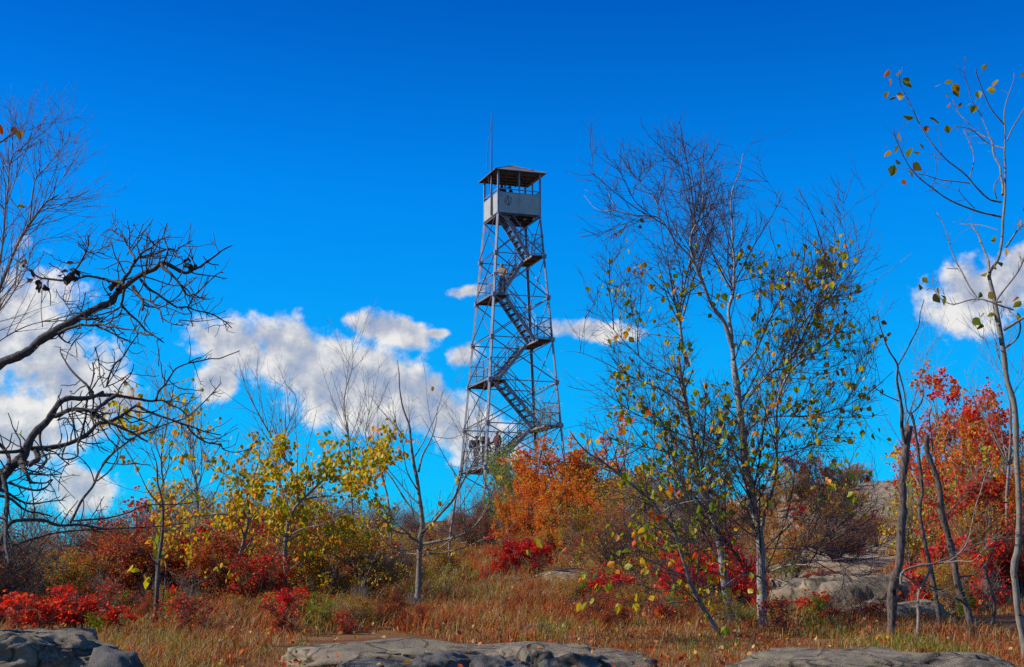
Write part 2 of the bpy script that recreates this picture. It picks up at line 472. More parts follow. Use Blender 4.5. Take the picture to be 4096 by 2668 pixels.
# ------------------------------------------------------------------ generic shrubs and saplings (local coordinates)
def shrub(name, seed, h, w, stems, leaf, nleaf, lsize, bark, tmpl=RHOMB, twigs=1.0, leafz=(0.25, 1.0), hang=0.2, rad=None, tmin=1.0, dens=1.0, gap=-0.12):
    """prototype: Empty > stems, foliage. Leaves sit on twigs; blobs keep leaves in clumps."""
    rng = np.random.default_rng(seed)
    lines = []
    root = empty(name)
    mb = MB()
    rad = rad or 0.012 * h
    for i in range(stems):
        a = rng.uniform(0, 2 * PI); out = rng.uniform(0.15, 1.0) * w * 0.5
        top = np.array([math.cos(a) * out, math.sin(a) * out, h * rng.uniform(0.6, 0.95)])
        b = np.array([math.cos(a) * 0.05, math.sin(a) * 0.05, -0.15])
        mid = b * 0.45 + top * 0.5 + rng.normal(0, 0.05 * h, 3)
        mid[:2] *= 0.7
        P = resample([b, mid, top], 12)
        lines.append((P, np.linspace(rad, rad * 0.3, 12) * rng.uniform(0.7, 1.1)))
    P0 = np.stack([l[0] for l in lines]); R0 = np.stack([l[1] for l in lines])
    mb.tubes(P0, R0, 5)
    n1 = int(stems * 9 * twigs * dens)
    P1, R1 = sprout(rng, lines, n1, 0.15, 1.0, h * 0.22, h * 0.5, 25, 60, 0.10, 0.16, K=7, rs=0.6, rmin=0.003 * tmin)
    mb.tubes(P1, R1, 4)
    P2, R2 = sprout(rng, [(P1, R1)], int(n1 * 5), 0.15, 1.0, h * 0.08, h * 0.24, 25, 60, 0.07, 0.2, K=5, rs=0.7, rmin=0.002 * tmin)
    mb.tubes(P2, R2, 3)
    P3, R3 = sprout(rng, [(P2, R2)], int(n1 * 9), 0.2, 1.0, h * 0.04, h * 0.1, 25, 60, 0.05, 0.2, K=3, rs=0.8, rmin=0.0016 * tmin)
    mb.tubes(P3, R3, 3)
    mb.build('stems', bark, root)
    if nleaf:
        lb = MB()
        sp = np.concatenate([leaf_spots(rng, P2, int(nleaf * 0.6), 0.2, 1.0, lsize * 0.9), leaf_spots(rng, P3, int(nleaf * 0.4), 0.2, 1.0, lsize * 0.8)])
        zz = sp[:, 2] / h
        keep = (zz > leafz[0]) & (zz < leafz[1] + 0.3)
        # gaps: drop leaves where a coarse random field is low
        g = np.array([mnoise.noise(Vector((p[0] * 1.9 / (0.3 * h + .4), p[1] * 1.9 / (0.3 * h + .4), p[2] * 1.9 / (0.3 * h + .4) + seed))) for p in sp])
        keep &= g > gap
        add_leaves(lb, rng, sp[keep], lsize, tmpl, hang=hang)
        lb.build('foliage', leaf, root)
    return root


USED = set()


def put(proto, x, y, rz, s, label, cat, group=None, z=None, name=None, sink=0.0):
    if id(proto) in USED: o = copy_tree(proto)
    else:
        o = proto; USED.add(id(proto))
    o.location = (x, y, (ground_z(x, y) if z is None else z) - sink)
    o.rotation_euler = (0, 0, rz)
    o.scale = (s, s, s) if not hasattr(s, '__len__') else s
    for k in ('group',):
        if k in o: del o[k]
    tag(o, label, cat, group)
    return o
# ------------------------------------------------------------------ terrain
_zd = np.array([-60, -10, 0, 3, 6, 8, 10, 12, 14, 18, 22, 30, 40, 55, 68.6, 76, 92, 140, 300, 1500.])
_zz = np.array([-3, -.8, 0, .45, .8, .92, 1.02, 1.13, 1.22, 1.34, 1.5, 1.86, 2.42, 3.55, 4.85, 5.2, 4.2, -6, -40, -90.])


def bump(x, y, cx, cy, rx, ry, a):
    q = ((x - cx) / rx) ** 2 + ((y - cy) / ry) ** 2
    return a * math.exp(-q)


def ground_base(x, y):
    z = float(np.interp(y, _zd, _zz))
    z += bump(x, y, 14.5, 54, 8.5, 15, 1.95)          # rocky shoulder on the right
    z += bump(x, y, 8.5, 30, 5, 7, 0.35)
    a = -x / max(y, 1.0)                              # falls away to the left
    ka = min(1.0, max(0.0, (a - 0.03) / 0.16)); ky = min(1.0, max(0.0, (y - 20) / 34))
    z -= 2.3 * ka * ka * (3 - 2 * ka) * ky * ky * (3 - 2 * ky)
    if y < 200:
        k = min(1.0, max(0.0, (y - 9) / 14))
        z += (0.05 + 0.22 * k) * mnoise.noise(Vector((x * 0.16, y * 0.16, 3.1)))
        z += 0.10 * k * mnoise.noise(Vector((x * 0.55, y * 0.55, 7.7)))
    else:
        z += 12 * mnoise.noise(Vector((x * 0.004, y * 0.004, 1.0)))
    return z


def rockiness(x, y):
    """0..1: how bare the ground is (granite slabs on the right shoulder, patches elsewhere)"""
    a = x / max(y, 1)
    v = 0.0
    if 17 < y < 75:
        v = max(0, min(1, (a - 0.16) / 0.04)) * max(0, min(1, (0.40 - a) / 0.05)) * min(1, (y - 17) / 4)
    n = mnoise.noise(Vector((x * 0.33, y * 0.2, 11.0))) + 0.5 * mnoise.noise(Vector((x * 0.9, y * 0.6, 5.0)))
    v = v * (0.65 + 1.1 * n)
    n2 = mnoise.noise(Vector((x * 0.5 + 40, y * 0.35, 2.0)))
    v = max(v, (n2 - 0.42) * 4)
    return max(0.0, min(1.0, v))


def ground_z(x, y):
    z = ground_base(x, y)
    if 5 < y < 90:
        r = rockiness(x, y)
        if r > 0:      # slabs stand slightly proud and have stepped, cracked tops
            s = mnoise.noise(Vector((x * 0.45, y * 0.3, 9.0)))
            z += r * (0.10 + 0.22 * (math.floor(s * 6) / 6) + 0.05 * mnoise.noise(Vector((x * 2.2, y * 2.2, 4.0))))
    return z


def make_ground():
    ys = np.concatenate([np.linspace(-60, -12, 9), np.linspace(-10, 7, 18), np.arange(7.25, 30, 0.22), np.arange(30, 80, 0.4), np.linspace(80, 150, 30), np.geomspace(155, 1500, 16)])
    nx = 190
    u = np.linspace(-1, 1, nx)
    # wedge that widens with distance
    V = []
    rk = []
    for y in ys:
        hw = max(14, y * 0.62)
        for q in u:
            x = hw * (0.72 * q + 0.28 * q ** 3) * (1 if abs(q) < 0.97 else 4)
            V.append((x, y, ground_z(x, y))); rk.append(rockiness(x, y) if 5 < y < 90 else 0.0)
    ny = len(ys)
    i = np.arange(nx - 1)[None, :]; j = np.arange(ny - 1)[:, None] * nx
    F = np.stack([j + i, j + i + 1, j + nx + i + 1, j + nx + i], -1).reshape(-1, 4)
    m, nt, nd, lk = newmat('soil_and_granite')
    v = coord(nd, lk)
    f = noise_n(nd, lk, v, 1.1, 8, 0.7)
    soil = ramp(nd, [(0.3, (0.07, 0.04, 0.022)), (0.46, (0.17, 0.075, 0.03)), (0.6, (0.24, 0.13, 0.05)), (0.75, (0.1, 0.1, 0.03))]); lk.new(f, soil.inputs[0])
    f2 = noise_n(nd, lk, v, 55, 4, 0.8)
    r2 = ramp(nd, [(0.3, (0.5, 0.5, 0.5)), (0.7, (1.35, 1.3, 1.2))]); lk.new(f2, r2.inputs[0])
    sc = mixc(nd, lk, 1, soil.outputs[0], r2.outputs[0], 'MULTIPLY')
    gr = ramp(nd, [(0.3, (0.2, 0.16, 0.12)), (0.5, (0.38, 0.3, 0.21)), (0.62, (0.25, 0.2, 0.155)), (0.8, (0.10, 0.09, 0.075))]); lk.new(f, gr.inputs[0])
    f4 = noise_n(nd, lk, v, 6, 8, 0.75)
    rs = ramp(nd, [(0.48, (1, 1, 1)), (0.58, (0.32, 0.3, 0.29))]); lk.new(f4, rs.inputs[0])
    rc = mixc(nd, lk, 1, gr.outputs[0], r2.outputs[0], 'MULTIPLY')
    rc = mixc(nd, lk, 0.8, rc, rs.outputs[0], 'MULTIPLY')
    at = nd.new('ShaderNodeAttribute'); at.attribute_name = 'rock'
    ad = nd.new('ShaderNodeMath'); ad.operation = 'MULTIPLY_ADD'; ad.inputs[1].default_value = 0.55
    f3 = noise_n(nd, lk, v, 5, 6, 0.7)
    lk.new(f3, ad.inputs[0]); lk.new(at.outputs['Fac'], ad.inputs[2])
    rr = ramp(nd, [(0.60, (0, 0, 0)), (0.70, (1, 1, 1))]); lk.new(ad.outputs[0], rr.inputs[0])
    c = mixc(nd, lk, rr.outputs[0], sc, rc)
    finish(nt, nd, lk, c, 0.95, f2, 0.6, 0.03, 0, 0.15)
    o = MB().add(V, F, 0, True).build('ground', m)
    a = o.data.attributes.new('rock', 'FLOAT', 'POINT'); a.data.foreach_set('value', np.array(rk, dtype=np.float32))
    tag(o, 'brown hillside ground rising to a rocky ridge', kind='structure')
    return o


make_ground()

# ------------------------------------------------------------------ sun and sky
SUN_DIR = Vector((-0.80, -0.06, 0.58)).normalized()      # towards the sun
sd = bpy.data.lights.new('sun', 'SUN'); sd.energy = 5.0; sd.angle = R(0.53); sd.color = (1.0, 0.91, 0.76)
so = bpy.data.objects.new('sun', sd); COL.objects.link(so)
so.rotation_euler = SUN_DIR.to_track_quat('Z', 'Y').to_euler()

world = bpy.data.worlds.new('World'); SC.world = world; world.use_nodes = True
wt = world.node_tree; wn = wt.nodes; wl = wt.links; wn.clear()
sky = wn.new('ShaderNodeTexSky'); sky.sky_type = 'NISHITA'; sky.sun_disc = False
sky.sun_elevation = math.asin(SUN_DIR.z)
sky.sun_rotation = math.atan2(SUN_DIR.x, SUN_DIR.y)
sky.altitude = 400; sky.air_density = 1.0; sky.dust_density = 0.3; sky.ozone_density = 3.0


def wmath(op, a, b=None, c=None, clamp=False):
    n = wn.new('ShaderNodeMath'); n.operation = op; n.use_clamp = clamp
    for i, s in enumerate((a, b, c)):
        if s is None: continue
        if hasattr(s, 'is_linked'): wl.new(s, n.inputs[i])
        else: n.inputs[i].default_value = s
    return n.outputs[0]


def clouds(vec):
    """cloud cover and its sunlit side as functions of the sky direction"""
    sep = wn.new('ShaderNodeSeparateXYZ'); wl.new(vec, sep.inputs[0])
    yy = wmath('MAXIMUM', sep.outputs[1], 0.05)
    u = wmath('DIVIDE', sep.outputs[0], yy); w = wmath('DIVIDE', sep.outputs[2], yy)
    cmb = wn.new('ShaderNodeCombineXYZ'); wl.new(u, cmb.inputs[0]); wl.new(w, cmb.inputs[1])

    def nz(v, sc, det, ro=0.55):
        n = wn.new('ShaderNodeTexNoise'); n.inputs['Scale'].default_value = sc; n.inputs['Detail'].default_value = det
        n.inputs['Roughness'].default_value = ro; wl.new(v, n.inputs['Vector'])
        return n.outputs['Fac']
    blobs = [  # cx, cy, rx, ry, tilt(deg, clockwise down) in display px
        (550, 805, 110, 55, 20), (700, 835, 135, 74, 30), (850, 890, 200, 78, 30), (1030, 965, 185, 62, 32), (760, 915, 130, 58, 32), (860, 960, 100, 50, 30),
        (500, 890, 55, 36, -30), (910, 768, 95, 30, 10), (1090, 675, 44, 14, -10), (1080, 825, 30, 32, 40), (1015, 775, 24, 11, 0),
        (30, 740, 115, 125, 35), (160, 880, 170, 95, 38), (20, 980, 140, 110, 10), (300, 935, 45, 30, 30),
        (195, 1140, 78, 44, 0), (1365, 768, 95, 24, 4), (2310, 670, 165, 72, -15), (2380, 600, 70, 40, -20)]
    acc = None
    for cx, cy, rx, ry, tl in blobs:
        p = D(cx, cy, 1.0); q = D(cx + 10, cy, 1.0)
        sc = (q[0] - p[0]) / 10
        mp = wn.new('ShaderNodeMapping'); mp.vector_type = 'TEXTURE'
        mp.inputs['Location'].default_value = (p[0], p[2] - EYE, 0)
        mp.inputs['Rotation'].default_value = (0, 0, -R(tl))
        mp.inputs['Scale'].default_value = (rx * sc * 1.3, ry * sc * 1.3, 1)
        wl.new(cmb.outputs[0], mp.inputs['Vector'])
        ln = wn.new('ShaderNodeVectorMath'); ln.operation = 'LENGTH'; wl.new(mp.outputs[0], ln.inputs[0])
        acc = ln.outputs['Value'] if acc is None else wmath('SMOOTH_MIN', acc, ln.outputs['Value'], 0.25)
    acc = wmath('MAXIMUM', wmath('SUBTRACT', 1.05, acc), -1.1)
    n1 = nz(cmb.outputs[0], 15, 3); n2 = nz(cmb.outputs[0], 42, 9, 0.6)
    a = wmath('MULTIPLY_ADD', wmath('SUBTRACT', n1, 0.5), 1.3, acc)
    a = wmath('MULTIPLY_ADD', wmath('SUBTRACT', n2, 0.5), 1.9, a)
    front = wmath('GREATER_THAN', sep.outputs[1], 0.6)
    bk = wmath('MULTIPLY', wmath('SUBTRACT', nz(vec, 2.4, 6), 0.52), 3.0)  # added clouds out of view, beside and behind the camera, for neutral fill light
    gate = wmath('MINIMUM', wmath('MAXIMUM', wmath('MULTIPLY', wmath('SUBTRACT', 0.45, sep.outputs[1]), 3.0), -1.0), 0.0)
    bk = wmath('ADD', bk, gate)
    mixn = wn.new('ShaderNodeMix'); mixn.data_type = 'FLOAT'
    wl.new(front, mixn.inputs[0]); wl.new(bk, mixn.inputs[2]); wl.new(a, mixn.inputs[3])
    off = wn.new('ShaderNodeVectorMath'); off.operation = 'ADD'; off.inputs[1].default_value = (-0.005, 0.008, 0)
    wl.new(cmb.outputs[0], off.inputs[0])
    n3 = nz(off.outputs[0], 42, 5, 0.6)
    off2 = wn.new('ShaderNodeVectorMath'); off2.operation = 'ADD'; off2.inputs[1].default_value = (-0.014, 0.022, 0)
    wl.new(cmb.outputs[0], off2.inputs[0])
    n4 = nz(off2.outputs[0], 15, 3)
    return mixn.outputs[0], wmath('ADD', wmath('SUBTRACT', n2, n3), wmath('MULTIPLY', wmath('SUBTRACT', n1, n4), 0.9)), n1


tc = wn.new('ShaderNodeTexCoord')
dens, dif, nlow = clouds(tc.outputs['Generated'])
mask = wn.new('ShaderNodeMapRange'); mask.interpolation_type = 'SMOOTHSTEP'
mask.inputs['From Min'].default_value = 0.0; mask.inputs['From Max'].default_value = 0.52
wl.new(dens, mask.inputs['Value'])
lv = wmath('MULTIPLY_ADD', dif, 1.9, wmath('MULTIPLY_ADD', wmath('MAXIMUM', dens, 0.0), -0.30, 0.78), clamp=True)
cr = ramp(wn, [(0.0, (0.20, 0.26, 0.42)), (0.5, (0.40, 0.41, 0.45)), (1.0, (0.74, 0.70, 0.64))]); wl.new(lv, cr.inputs[0])
# sky colour: clean mountain air, deepened to the blue of the photograph
tint = wn.new('ShaderNodeMix'); tint.data_type = 'RGBA'; tint.blend_type = 'MULTIPLY'; tint.inputs[0].default_value = 1
tint.inputs[7].default_value = (0.010, 0.60, 1.20, 1)
sepz = wn.new('ShaderNodeSeparateXYZ'); wl.new(tc.outputs['Generated'], sepz.inputs[0])
deep = ramp(wn, [(0.0, (1.0, 1.25, 1.1)), (0.16, (1.0, 1.36, 1.16)), (0.27, (.3, 1.22, 1.28)), (0.40, (.1, .72, 1.0)), (0.7, (.3, .7, .95))])
wl.new(sepz.outputs[2], deep.inputs[0])
dm = wn.new('ShaderNodeMix'); dm.data_type = 'RGBA'; dm.blend_type = 'MULTIPLY'; dm.inputs[0].default_value = 1
wl.new(sky.outputs[0], dm.inputs[6]); wl.new(deep.outputs[0], dm.inputs[7])
wl.new(dm.outputs[2], tint.inputs[6])
SKY_STR = 0.1
cs = wn.new('ShaderNodeVectorMath'); cs.operation = 'SCALE'; cs.inputs[3].default_value = 1.0 / SKY_STR
wl.new(cr.outputs[0], cs.inputs[0])
mx = wn.new('ShaderNodeMix'); mx.data_type = 'RGBA'
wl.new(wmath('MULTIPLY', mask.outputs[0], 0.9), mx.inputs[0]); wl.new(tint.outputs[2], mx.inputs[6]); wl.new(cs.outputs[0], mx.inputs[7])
world.cycles.sampling_method = 'MANUAL'; world.cycles.sample_map_resolution = 512
bg = wn.new('ShaderNodeBackground'); bg.inputs[1].default_value = SKY_STR
wl.new(mx.outputs[2], bg.inputs[0])
wo = wn.new('ShaderNodeOutputWorld'); wl.new(bg.outputs[0], wo.inputs[0])
SC.view_settings.view_transform = 'Standard'; SC.view_settings.look = 'None'
SC.view_settings.exposure = 0.35; SC.view_settings.gamma = 1.0
SC.cycles.max_bounces = 5; SC.cycles.diffuse_bounces = 3; SC.cycles.transmission_bounces = 3; SC.cycles.glossy_bounces = 2
SC.cycles.use_denoising = False
# ------------------------------------------------------------------ the fire tower
TX, TY = 0.0, 68.6
TH = R(19.0)
U = np.array([math.cos(TH), math.sin(TH), 0]); Vv = np.array([-math.sin(TH), math.cos(TH), 0])
ZC = 19.42                      # cab floor
STEP = 2.05
ZB = ZC - 7 * STEP              # footing level
tower = empty('fire_tower', (TX, TY, ZB))
tag(tower, 'tall steel lattice fire lookout tower with zigzag stairs and roofed cab', 'fire tower')


def hw(z):                      # half width of the frame at world height z
    return 1.065 + 0.0718 * (ZC - z)


def tp(a, b, z):                # tower point: a, b in half widths along U and V; local to the root
    h = hw(min(z, ZC))
    p = U * a * h + Vv * b * h
    return (p[0], p[1], z - ZB)


def tq(a, b, z):                # same in metres
    p = U * a + Vv * b
    return (p[0], p[1], z - ZB)


CORN = [(-1, -1), (1, -1), (1, 1), (-1, 1)]      # N R F L
for a, b in CORN:
    leg = MB()
    leg.bar(tp(a, b, ZB - 0.3), tp(a, b, ZC), 0.11, 0.11, up=tuple(-(U * a + Vv * b)), angle=True)
    leg.build('tower_leg', M['steel'], tower)
    MB().box(tuple(np.array(tp(a, b, ZB)) + np.array([0, 0, -0.15])), (0.6, 0.6, 0.55), TH, 0).build('footing', M['sheet'], tower)
for s in range(7):
    zt, zb = ZC - s * STEP, ZC - (s + 1) * STEP
    for k in range(4):
        c0, c1 = CORN[k], CORN[(k + 1) % 4]
        out = np.array([(c0[0] + c1[0]) / 2, (c0[1] + c1[1]) / 2])
        n = U * out[0] + Vv * out[1]
        for (p, q, off) in ((c0, c1, 0.03), (c1, c0, 0.075)):
            A = np.array(tp(p[0], p[1], zt - 0.05)) + n * off
            B = np.array(tp(q[0], q[1], zb + 0.05)) + n * off
            MB().bar(tuple(A), tuple(B), 0.046, 0.046, up=tuple(n), angle=True).build('diagonal_brace', M['steel'], tower)
        A = np.array(tp(c0[0], c0[1], zb)) + n * 0.05; B = np.array(tp(c1[0], c1[1], zb)) + n * 0.05
        MB().bar(tuple(A), tuple(B), 0.05, 0.05, up=(0, 0, 1), angle=True).build('horizontal_strut', M['steel'], tower)
        # gusset plates
    for a, b in CORN:
        P0 = np.array(tp(a, b, zb))
        MB().box(tuple(P0), (0.19, 0.19, 0.2), TH).build('gusset_plate', M['steel'], tower)


def railing(name, pts, h=1.0, posts=True, mesh_wire=True, parent=tower, slope=False):
    mb = MB()
    for i in range(len(pts) - 1):
        a = np.array(pts[i]); b = np.array(pts[i + 1])
        for hh in (h, h * 0.55, 0.06):
            mb.bar(tuple(a + [0, 0, hh]), tuple(b + [0, 0, hh]), 0.035)
        L = np.linalg.norm(b - a); n = max(1, int(L / 0.9))
        for k in range(n + 1):
            p = a + (b - a) * k / n
            mb.bar(tuple(p), tuple(p + [0, 0, h]), 0.035)
    o = mb.build(name, M['steel'], parent)
    if mesh_wire:
        w = MB(); P = []; 
        for i in range(len(pts) - 1):
            a = np.array(pts[i]); b = np.array(pts[i + 1]); L = np.linalg.norm(b - a)
            n = int((L + h) / 0.09)
            for k in range(1, n):
                s = k * 0.09
                for sg in (1, -1):
                    x0, x1 = s, s - h
                    z0, z1 = 0.0, h
                    if x0 > L: z0 = (x0 - L); x0 = L
                    if x1 < 0: z1 = h + x1 if False else s - max(0, 0); x1 = 0; z1 = min(h, s)
                    if sg < 0: xx0, xx1 = L - x0, L - x1
                    else: xx0, xx1 = x0, x1
                    P.append([a + (b - a) * xx0 / L + [0, 0, z0], a + (b - a) * xx1 / L + [0, 0, z1]])
        w.tubes(np.array(P), np.full((len(P), 2), 0.0017), 3)
        wo_ = w.build('wire_mesh', M['steel'], o)
    return o


LW = 0.62        # landing depth
for s in range(6):
    z = ZC - (s + 1) * STEP; h = hw(z)
    sg = 1 if s % 2 == 0 else -1           # right, left, right ...
    xo, xi = sg * h, sg * (h - LW - 0.05 * s)
    c = tq((xo + xi) / 2, 0, z + 0.02)
    MB().box(c, (abs(xo - xi), 2 * h - 0.1, 0.05), TH).build('landing', M['wood'], tower)
    for b_ in (-0.75, 0, 0.75):
        MB().bar(tq(xo, b_ * h, z - 0.04), tq(xi, b_ * h, z - 0.04), 0.05, 0.08).build('landing_joist', M['steel_dark'], tower)
    MB().bar(tq(xi, -h, z - 0.04), tq(xi, h, z - 0.04), 0.05, 0.1).build('landing_beam', M['steel'], tower)
    railing('landing_railing', [tq(xi, -h + .05, z + .045), tq(xo * .97, -h + .05, z + .045), tq(xo * .97, h - .05, z + .045), tq(xi, h - .05, z + .045)])

for s in range(7):
    # flight s climbs from landing s+1 (below) to level s
    zt, zb = ZC - s * STEP, ZC - (s + 1) * STEP
    ht, hb = hw(zt), hw(zb)
    near = (s % 2 == 0)
    b0, b1 = (-0.80, -0.08) if near else (0.08, 0.80)
    sb = 1 if s % 2 == 0 else -1           # side of the lower landing
    xb = sb * (hb - LW - 0.05 * s)
    xt = -sb * (ht - LW - 0.05 * (s - 1)) if s > 0 else -0.72
    if s == 6: zb += 0.0
    y0, y1 = b0 * ht, b1 * ht
    fl = MB()
    for y in (y0, y1):
        fl.bar(tq(xb, y, zb + 0.0), tq(xt, y, zt - 0.02), 0.05, 0.17)
    f = fl.build('stair_flight', M['steel'], tower)
    nt_ = 8
    for k in range(1, nt_):
        t = k / nt_
        MB().box(tq(xb + (xt - xb) * t, (y0 + y1) / 2, zb + (zt - zb) * t), (0.2, abs(y1 - y0) - 0.06, 0.035), TH).build('tread', M['steel_dark'], f)
    # zigzag lattice under the treads
    la = MB()
    for k in range(nt_):
        t0, t1 = k / nt_, (k + 1) / nt_
        for q in range(2):
            ya, yb = (y0 + (y1 - y0) * q / 2, y0 + (y1 - y0) * (q + 1) / 2)
            if q % 2: ya, yb = yb, ya
            la.bar(tq(xb + (xt - xb) * t0, ya, zb + (zt - zb) * t0 - .05), tq(xb + (xt - xb) * t1, yb, zb + (zt - zb) * t1 - .05), 0.022)
    la.build('stair_lattice', M['steel'], f)
    for y in (y0, y1):
        hr = MB()
        for hh in (0.5, 0.92):
            hr.bar(tq(xb, y, zb + hh), tq(xt, y, zt + hh - (0.9 if s == 0 else 0)), 0.035) if s else hr.bar(tq(xb, y, zb + hh), tq(xt * .5, y, zt - 0.35 + hh - .5), 0.035)
        for t in ((0.02, 0.35, 0.68) if s else (0.02, 0.35)):
            hr.bar(tq(xb + (xt - xb) * t, y, zb + (zt - zb) * t), tq(xb + (xt - xb) * t, y, zb + (zt - zb) * t + 0.92), 0.035)
        hr.build('handrail', M['steel'], f)

# ---- the cab
cab = empty('cab'); cab.parent = tower
HW = 1.065
# floor frame with a hatch over the near left quarter
fl = MB()
fl.box(tq(0, 0.48, ZC + 0.02), (2 * HW, 2 * HW - 0.96, 0.05), TH)
fl.box(tq(0.6, -0.52, ZC + 0.02), (0.9, 1.03, 0.05), TH)
fl.box(tq(-0.97, -0.52, ZC + 0.02), (0.17, 1.03, 0.05), TH)
fl.build('cab_floor', M['steel_dark'], cab)
for b_ in (-1, -0.45, 0.1, 0.6, 1):
    MB().bar(tq(-HW, b_ * HW * .98, ZC - 0.06), tq(HW, b_ * HW * .98, ZC - 0.06), 0.06, 0.1).build('floor_joist', M['steel_dark'], cab)
for a_ in (-1, 1):
    MB().bar(tq(a_ * HW * .98, -HW, ZC - 0.10), tq(a_ * HW * .98, HW, ZC - 0.10), 0.06, 0.1).build('floor_joist', M['steel_dark'], cab)
PH = 0.98
for k in range(4):
    c0, c1 = CORN[k], CORN[(k + 1) % 4]
    mid = ((c0[0] + c1[0]) / 2, (c0[1] + c1[1]) / 2)
    along = c0[0] != c1[0]
    w = MB().box(tq(mid[0] * (HW + .03), mid[1] * (HW + .03), ZC + PH / 2 - 0.02), (2 * HW + .06 if along else 0.012, 0.012 if along else 2 * HW + .02, PH), TH).build('wall_panel', M['sheet'], cab)
    sm = MB().box(tq(mid[0] * (HW + .042), mid[1] * (HW + .042), ZC + PH / 2 - 0.02), (0.035 if along else 0.008, 0.008 if along else 0.035, PH), TH)
    sm.build('panel_seam', M['sheet'], w)
    MB().bar(tq(c0[0] * HW, c0[1] * HW, ZC + PH), tq(c1[0] * HW, c1[1] * HW, ZC + PH), 0.045).build('panel_rim', M['steel'], cab)
    MB().bar(tq(c0[0] * HW, c0[1] * HW, ZC + PH + .17), tq(c1[0] * HW, c1[1] * HW, ZC + PH + .17), 0.045).build('guard_rail', M['steel'], cab)
    MB().bar(tq(c0[0] * HW, c0[1] * HW, ZC - .1), tq(c0[0] * HW, c0[1] * HW, ZC + 2.1), 0.085, 0.085, up=tuple(U)).build('corner_post', M['steel'], cab)
    MB().bar(tq(mid[0] * HW, mid[1] * HW, ZC), tq(mid[0] * HW, mid[1] * HW, ZC + 2.1), 0.065, 0.065, up=tuple(U)).build('middle_post', M['steel'], cab)
# roof: shallow pyramid with real sheet thickness, rafters and trusses below
E = HW + 0.25; ZE = ZC + 2.05; ZA = ZE + 0.62
rf = MB()
for dz, fl_ in ((0.0, 1), (-0.025, 0)):
    pts = [tq(-E, -E, ZE + dz), tq(E, -E, ZE + dz), tq(E, E, ZE + dz), tq(-E, E, ZE + dz), tq(0, 0, ZA + dz)]
    rf.add(pts, np.array([(0, 1, 4), (1, 2, 4), (2, 3, 4), (3, 0, 4)]) if fl_ else np.array([(1, 0, 4), (2, 1, 4), (3, 2, 4), (0, 3, 4)]))
pts = [tq(x * E, y * E, ZE + d) for d in (0, -0.025) for x, y in CORN]
rf.add(pts, np.array([(4, 5, 1, 0), (5, 6, 2, 1), (6, 7, 3, 2), (7, 4, 0, 3)]))
roof = rf.build('roof', M['roof'], cab)
for x, y in CORN:
    MB().bar(tq(x * (E - .05), y * (E - .05), ZE - 0.02), tq(0, 0, ZA - 0.06), 0.05, 0.07).build('rafter', M['steel_dark'], roof)
    MB().bar(tq(x * E, y * E, ZE + 0.01), tq(0, 0, ZA + 0.01), 0.05, 0.02).build('ridge_cap', M['roof'], roof)
for k in range(4):
    c0, c1 = CORN[k], CORN[(k + 1) % 4]
    MB().bar(tq(c0[0] * HW, c0[1] * HW, ZE - .04), tq(c1[0] * HW, c1[1] * HW, ZE - .04), 0.05, 0.08).build('eave_beam', M['steel_dark'], roof)
for t in (-.5, 0, .5):
    MB().bar(tq(-HW, t * HW, ZE - .07), tq(HW, t * HW, ZE - .07), 0.045, 0.07).build('ceiling_joist', M['steel_dark'], roof)
    MB().bar(tq(t * HW, -HW, ZE - .12), tq(t * HW, HW, ZE - .12), 0.04, 0.05).build('ceiling_joist', M['steel_dark'], roof)
MB().tubes(np.array([tq(0, 0, ZA - .02), tq(0, 0, ZA + .06)]), np.array([.05, .02]), 6).build('finial', M['roof'], roof)
# antenna on the left wall
am = MB()
ax, ay = -HW - 0.09, -HW + 0.75
am.tubes(np.array([tq(ax, ay, ZC - 0.02), tq(ax, ay, ZC + 2.3), tq(ax, ay, ZC + 5.15)]), np.array([0.045, 0.042, 0.026]), 6)
ant = am.build('antenna_mast', M['steel_dark'], cab)
for zz in (0.25, 0.9):
    MB().bar(tq(ax, ay, ZC + zz), tq(-HW, ay, ZC + zz), 0.05).build('mast_bracket', M['steel'], ant)
cp = [tq(ax, ay + .02, ZC + 4.75), tq(ax - .05, ay + .12, ZC + 4.2), tq(ax - .12, ay + .3, ZC + 3.2), tq(ax - .1, ay + .3, ZC + 2.2), tq(ax, ay + .28, ZC + 1.4), tq(ax + .04, ay + .26, ZC + 1.0), tq(ax + .03, ay + .24, ZC + 0.1)]
MB().tubes(resample(cp, 30), np.full(30, 0.013), 4).build('antenna_cable', M['steel_dark'], ant)
# worn painted emblem on the front wall: a loose ring with a compass-like wedge
em = MB()


def ep(x, z): return tq(-HW + x, -HW - 0.041, ZC + z)


ring = [(0.36, .72), (.31, .62), (.32, .5), (.38, .42), (.5, .40), (.6, .46), (.63, .58), (.62, .68), (.55, .76), (.47, .8)]
em.tubes(resample([ep(*p) for p in ring], 30), np.full(30, 0.011), 4)
for st in ([(.47, .84), (.5, .62), (.53, .44)], [(.47, .84), (.43, .66), (.36, .5)], [(.4, .42), (.48, .36), (.56, .38), (.6, .36)], [(.6, .72), (.66, .7), (.62, .66)], [(.46, .4), (.56, .4)]):
    em.tubes(resample([ep(*p) for p in st], 10), np.full(10, 0.016), 4)
em.tubes(resample([ep(.1, .82), ep(.14, .81), ep(.17, .80)], 5), np.full(5, 0.014), 4)
em.build('wall_emblem', M['paint'], cab)
# lamp and small fittings below the floor
MB().tubes(np.array([tq(.82, -.9, ZC - .12), tq(.82, -.9, ZC - .2), tq(.82, -.9, ZC - .25)]), np.array([.07, .1, .03]), 10).build('round_lamp', M['lamp'], cab)
for (x, y) in ((-.62, -.7), (-.4, -.7), (.45, -.6)):
    MB().box(tq(x, y, ZC - .14), (.14, .1, .07), TH).build('junction_box', M['sheet'], cab)


